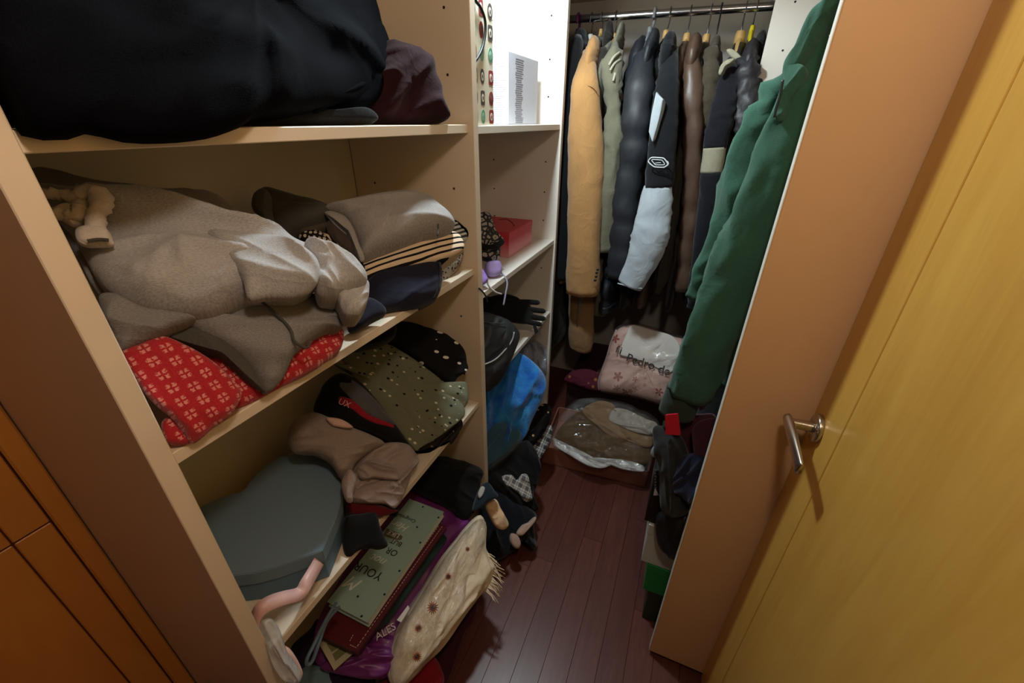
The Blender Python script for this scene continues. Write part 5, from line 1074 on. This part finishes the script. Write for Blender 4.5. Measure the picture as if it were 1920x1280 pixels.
cloth('lower_garment', [(1040, 818), (1060, 790), (1095, 770), (1130, 790), (1170, 815), (1216, 832), (1216, 868), (1170, 872), (1120, 868), (1075, 852), (1045, 836)], PW_, NW, .025, .06, OLB, wg_, wr=.010, wsc=12)
cloth('middle_garment', [(1092, 770), (1118, 752), (1150, 760), (1165, 785), (1200, 805), (1224, 814), (1218, 838), (1180, 830), (1145, 818), (1118, 798)], PW_ + NW * .022, NW, .022, .04, TNB, wg_, wr=.010, wsc=14)
cloth('top_garment', [(1142, 786), (1152, 766), (1180, 770), (1210, 785), (1232, 795), (1230, 812), (1200, 812), (1165, 800)], PW_ + NW * .040, NW, .014, .04, PGR, wg_, wr=.008, wsc=18)
cloth('plastic_sleeve', [(1031, 814), (1058, 770), (1094, 748), (1148, 752), (1190, 766), (1235, 790), (1228, 830), (1218, 880), (1195, 880), (1160, 868), (1128, 876), (1098, 868), (1062, 845), (1040, 836)], PW_ + NW * .004, NW, .052, .02, clear('crinkled_sleeve', (1, .98, .95), .10, .03, 1., .01), wg_, wr=.016, wsc=20)
cloth('plastic_hem', [(1032, 818), (1055, 832), (1075, 845), (1100, 858), (1130, 862), (1170, 862), (1205, 872), (1205, 884), (1170, 880), (1150, 872), (1128, 878), (1100, 872), (1066, 852), (1035, 832)], PW_ + NW * .012 + V((0, -.02, 0)), NW, .008, .008, clear('milky_hem', (.95, .92, .90), .15, .15, .8, .3), wg_, wr=.006, wsc=30)
# dark chest under the cushion bag
by = 1.86
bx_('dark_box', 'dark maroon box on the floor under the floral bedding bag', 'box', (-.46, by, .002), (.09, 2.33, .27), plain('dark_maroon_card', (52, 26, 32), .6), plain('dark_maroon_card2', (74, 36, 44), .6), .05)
tag(cloth('patterned_cloth', [(1058, 712), (1075, 695), (1105, 692), (1128, 705), (1130, 730), (1108, 732), (1080, 722)], Y(1095, 715, by - .03), V((-.1, -.8, .6)), .02, .03, dotted('maroon_ochre_print', (84, 30, 46), (150, 100, 50), 30, .25, (1, 1, 1), 1), None, wr=.006), 'maroon and ochre patterned cloth left of the floral bedding bag', 'cloth')
cb = thing('bedding_bag', Y(1190, 700, by), 'pink floral bedding in a clear zip bag with a white label reading Pedro de', 'bedding')
PCB = Y(1190, 700, by - .02); NCB = V((-.10, -.9, .42))
FLO = dotted('pink_flower_print', (206, 164, 154), (150, 70, 58), 26, .28, (1, 1, 1), .8)
def flor():
    n = NB_('pink_flower_print5'); u = n.coord('UV'); vo = n.vor(u, 20, 'F1', .75)
    loc = n.t.nodes.new('ShaderNodeVectorMath'); loc.operation = 'SUBTRACT'; sc_ = n.t.nodes.new('ShaderNodeVectorMath'); sc_.operation = 'SCALE'; sc_.inputs['Scale'].default_value = 1.0
    n.link(u, loc.inputs[0]); n.link(vo.outputs['Position'], loc.inputs[1]); s = n.sep(loc.outputs[0])
    at = n.math('ARCTAN2', s[1], s[0]); pet = n.math('ABSOLUTE', n.math('COSINE', n.math('MULTIPLY', at, 2.5)))
    sz = n.math('ADD', .20, n.math('MULTIPLY', n.sep(vo.outputs['Color'])[0], .26))
    m = n.math('LESS_THAN', vo.outputs['Distance'], n.math('MULTIPLY', sz, n.math('ADD', .4, n.math('MULTIPLY', pet, .8))))
    col = n.mix(n.math('GREATER_THAN', n.sep(vo.outputs['Color'])[1], .5), lin((150, 66, 52)), lin((166, 104, 92)))
    return n.out(n.mix(m, lin((210, 172, 160)), col), .6)
FLO = flor()
cloth('bedding', [(1122, 722), (1126, 700), (1137, 672), (1146, 642), (1158, 618), (1185, 608), (1222, 616), (1262, 630), (1300, 650), (1300, 740), (1270, 765), (1240, 757), (1190, 742), (1140, 734), (1126, 731)], PCB, NCB, .05, .12, FLO, cb, wr=.008, wsc=8, e1=(1, 0, 0))
LBL = plain('white_label', (222, 214, 206), .6)
PLB = PCB + NCB.normalized() * .056
cloth('label_sheet', [(1162, 664), (1166, 645), (1176, 622), (1186, 609), (1222, 618), (1262, 631), (1275, 660), (1258, 698), (1225, 686), (1190, 672)], PLB, NCB, .002, .004, LBL, cb, wr=.0015, NB=80, K=8, pw=12)
text('lettering', 'Pedro', INK, cb, PL(1201, 678, PLB + NCB * .006, NCB), PL(1246, 694, PLB, NCB) - PL(1178, 672, PLB, NCB), PL(1212, 668, PLB, NCB) - PL(1206, 690, PLB, NCB), .056)
text('lettering', 'de', INK, cb, PL(1245, 694, PLB + NCB * .006, NCB), PL(1246, 694, PLB, NCB) - PL(1178, 672, PLB, NCB), PL(1212, 668, PLB, NCB) - PL(1206, 690, PLB, NCB), .056)
text('lettering', 'f', INK, cb, PL(1157, 655, PLB + NCB * .006, NCB), PL(1246, 694, PLB, NCB) - PL(1178, 672, PLB, NCB), PL(1212, 668, PLB, NCB) - PL(1206, 690, PLB, NCB), .05)
text('lettering', 'i', INK, cb, PL(1164, 657, PLB + NCB * .006, NCB), PL(1246, 694, PLB, NCB) - PL(1178, 672, PLB, NCB), PL(1212, 668, PLB, NCB) - PL(1206, 690, PLB, NCB), .05)
cloth('clear_bag', [(1120, 724), (1124, 700), (1135, 670), (1144, 640), (1156, 614), (1185, 604), (1222, 612), (1262, 626), (1302, 646), (1302, 745), (1270, 770), (1240, 760), (1190, 746), (1140, 738), (1123, 733)], PCB + NCB * .006, NCB, .058, .11, clear('zip_bag_film', (1, .99, .97), .1, .04, .4, .03), cb, wr=.008, wsc=10)
tube('zip_piping', [tuple(PL(a, b, PCB + NCB * .02, NCB)) + (.004,) for a, b in ((1123, 731), (1122, 715), (1128, 695), (1138, 668), (1146, 640), (1156, 618))], plain('pale_piping', (200, 176, 168), .5), cb, n=8, m=30)
for o in list(COL.objects):
    if o.parent is None and o.name.startswith('coat_hanger'): o['group'] = 'coat hangers on the rails'
    if o.parent is None and o.name.startswith('shoe_box'): o['group'] = 'shoe boxes stacked on the right'
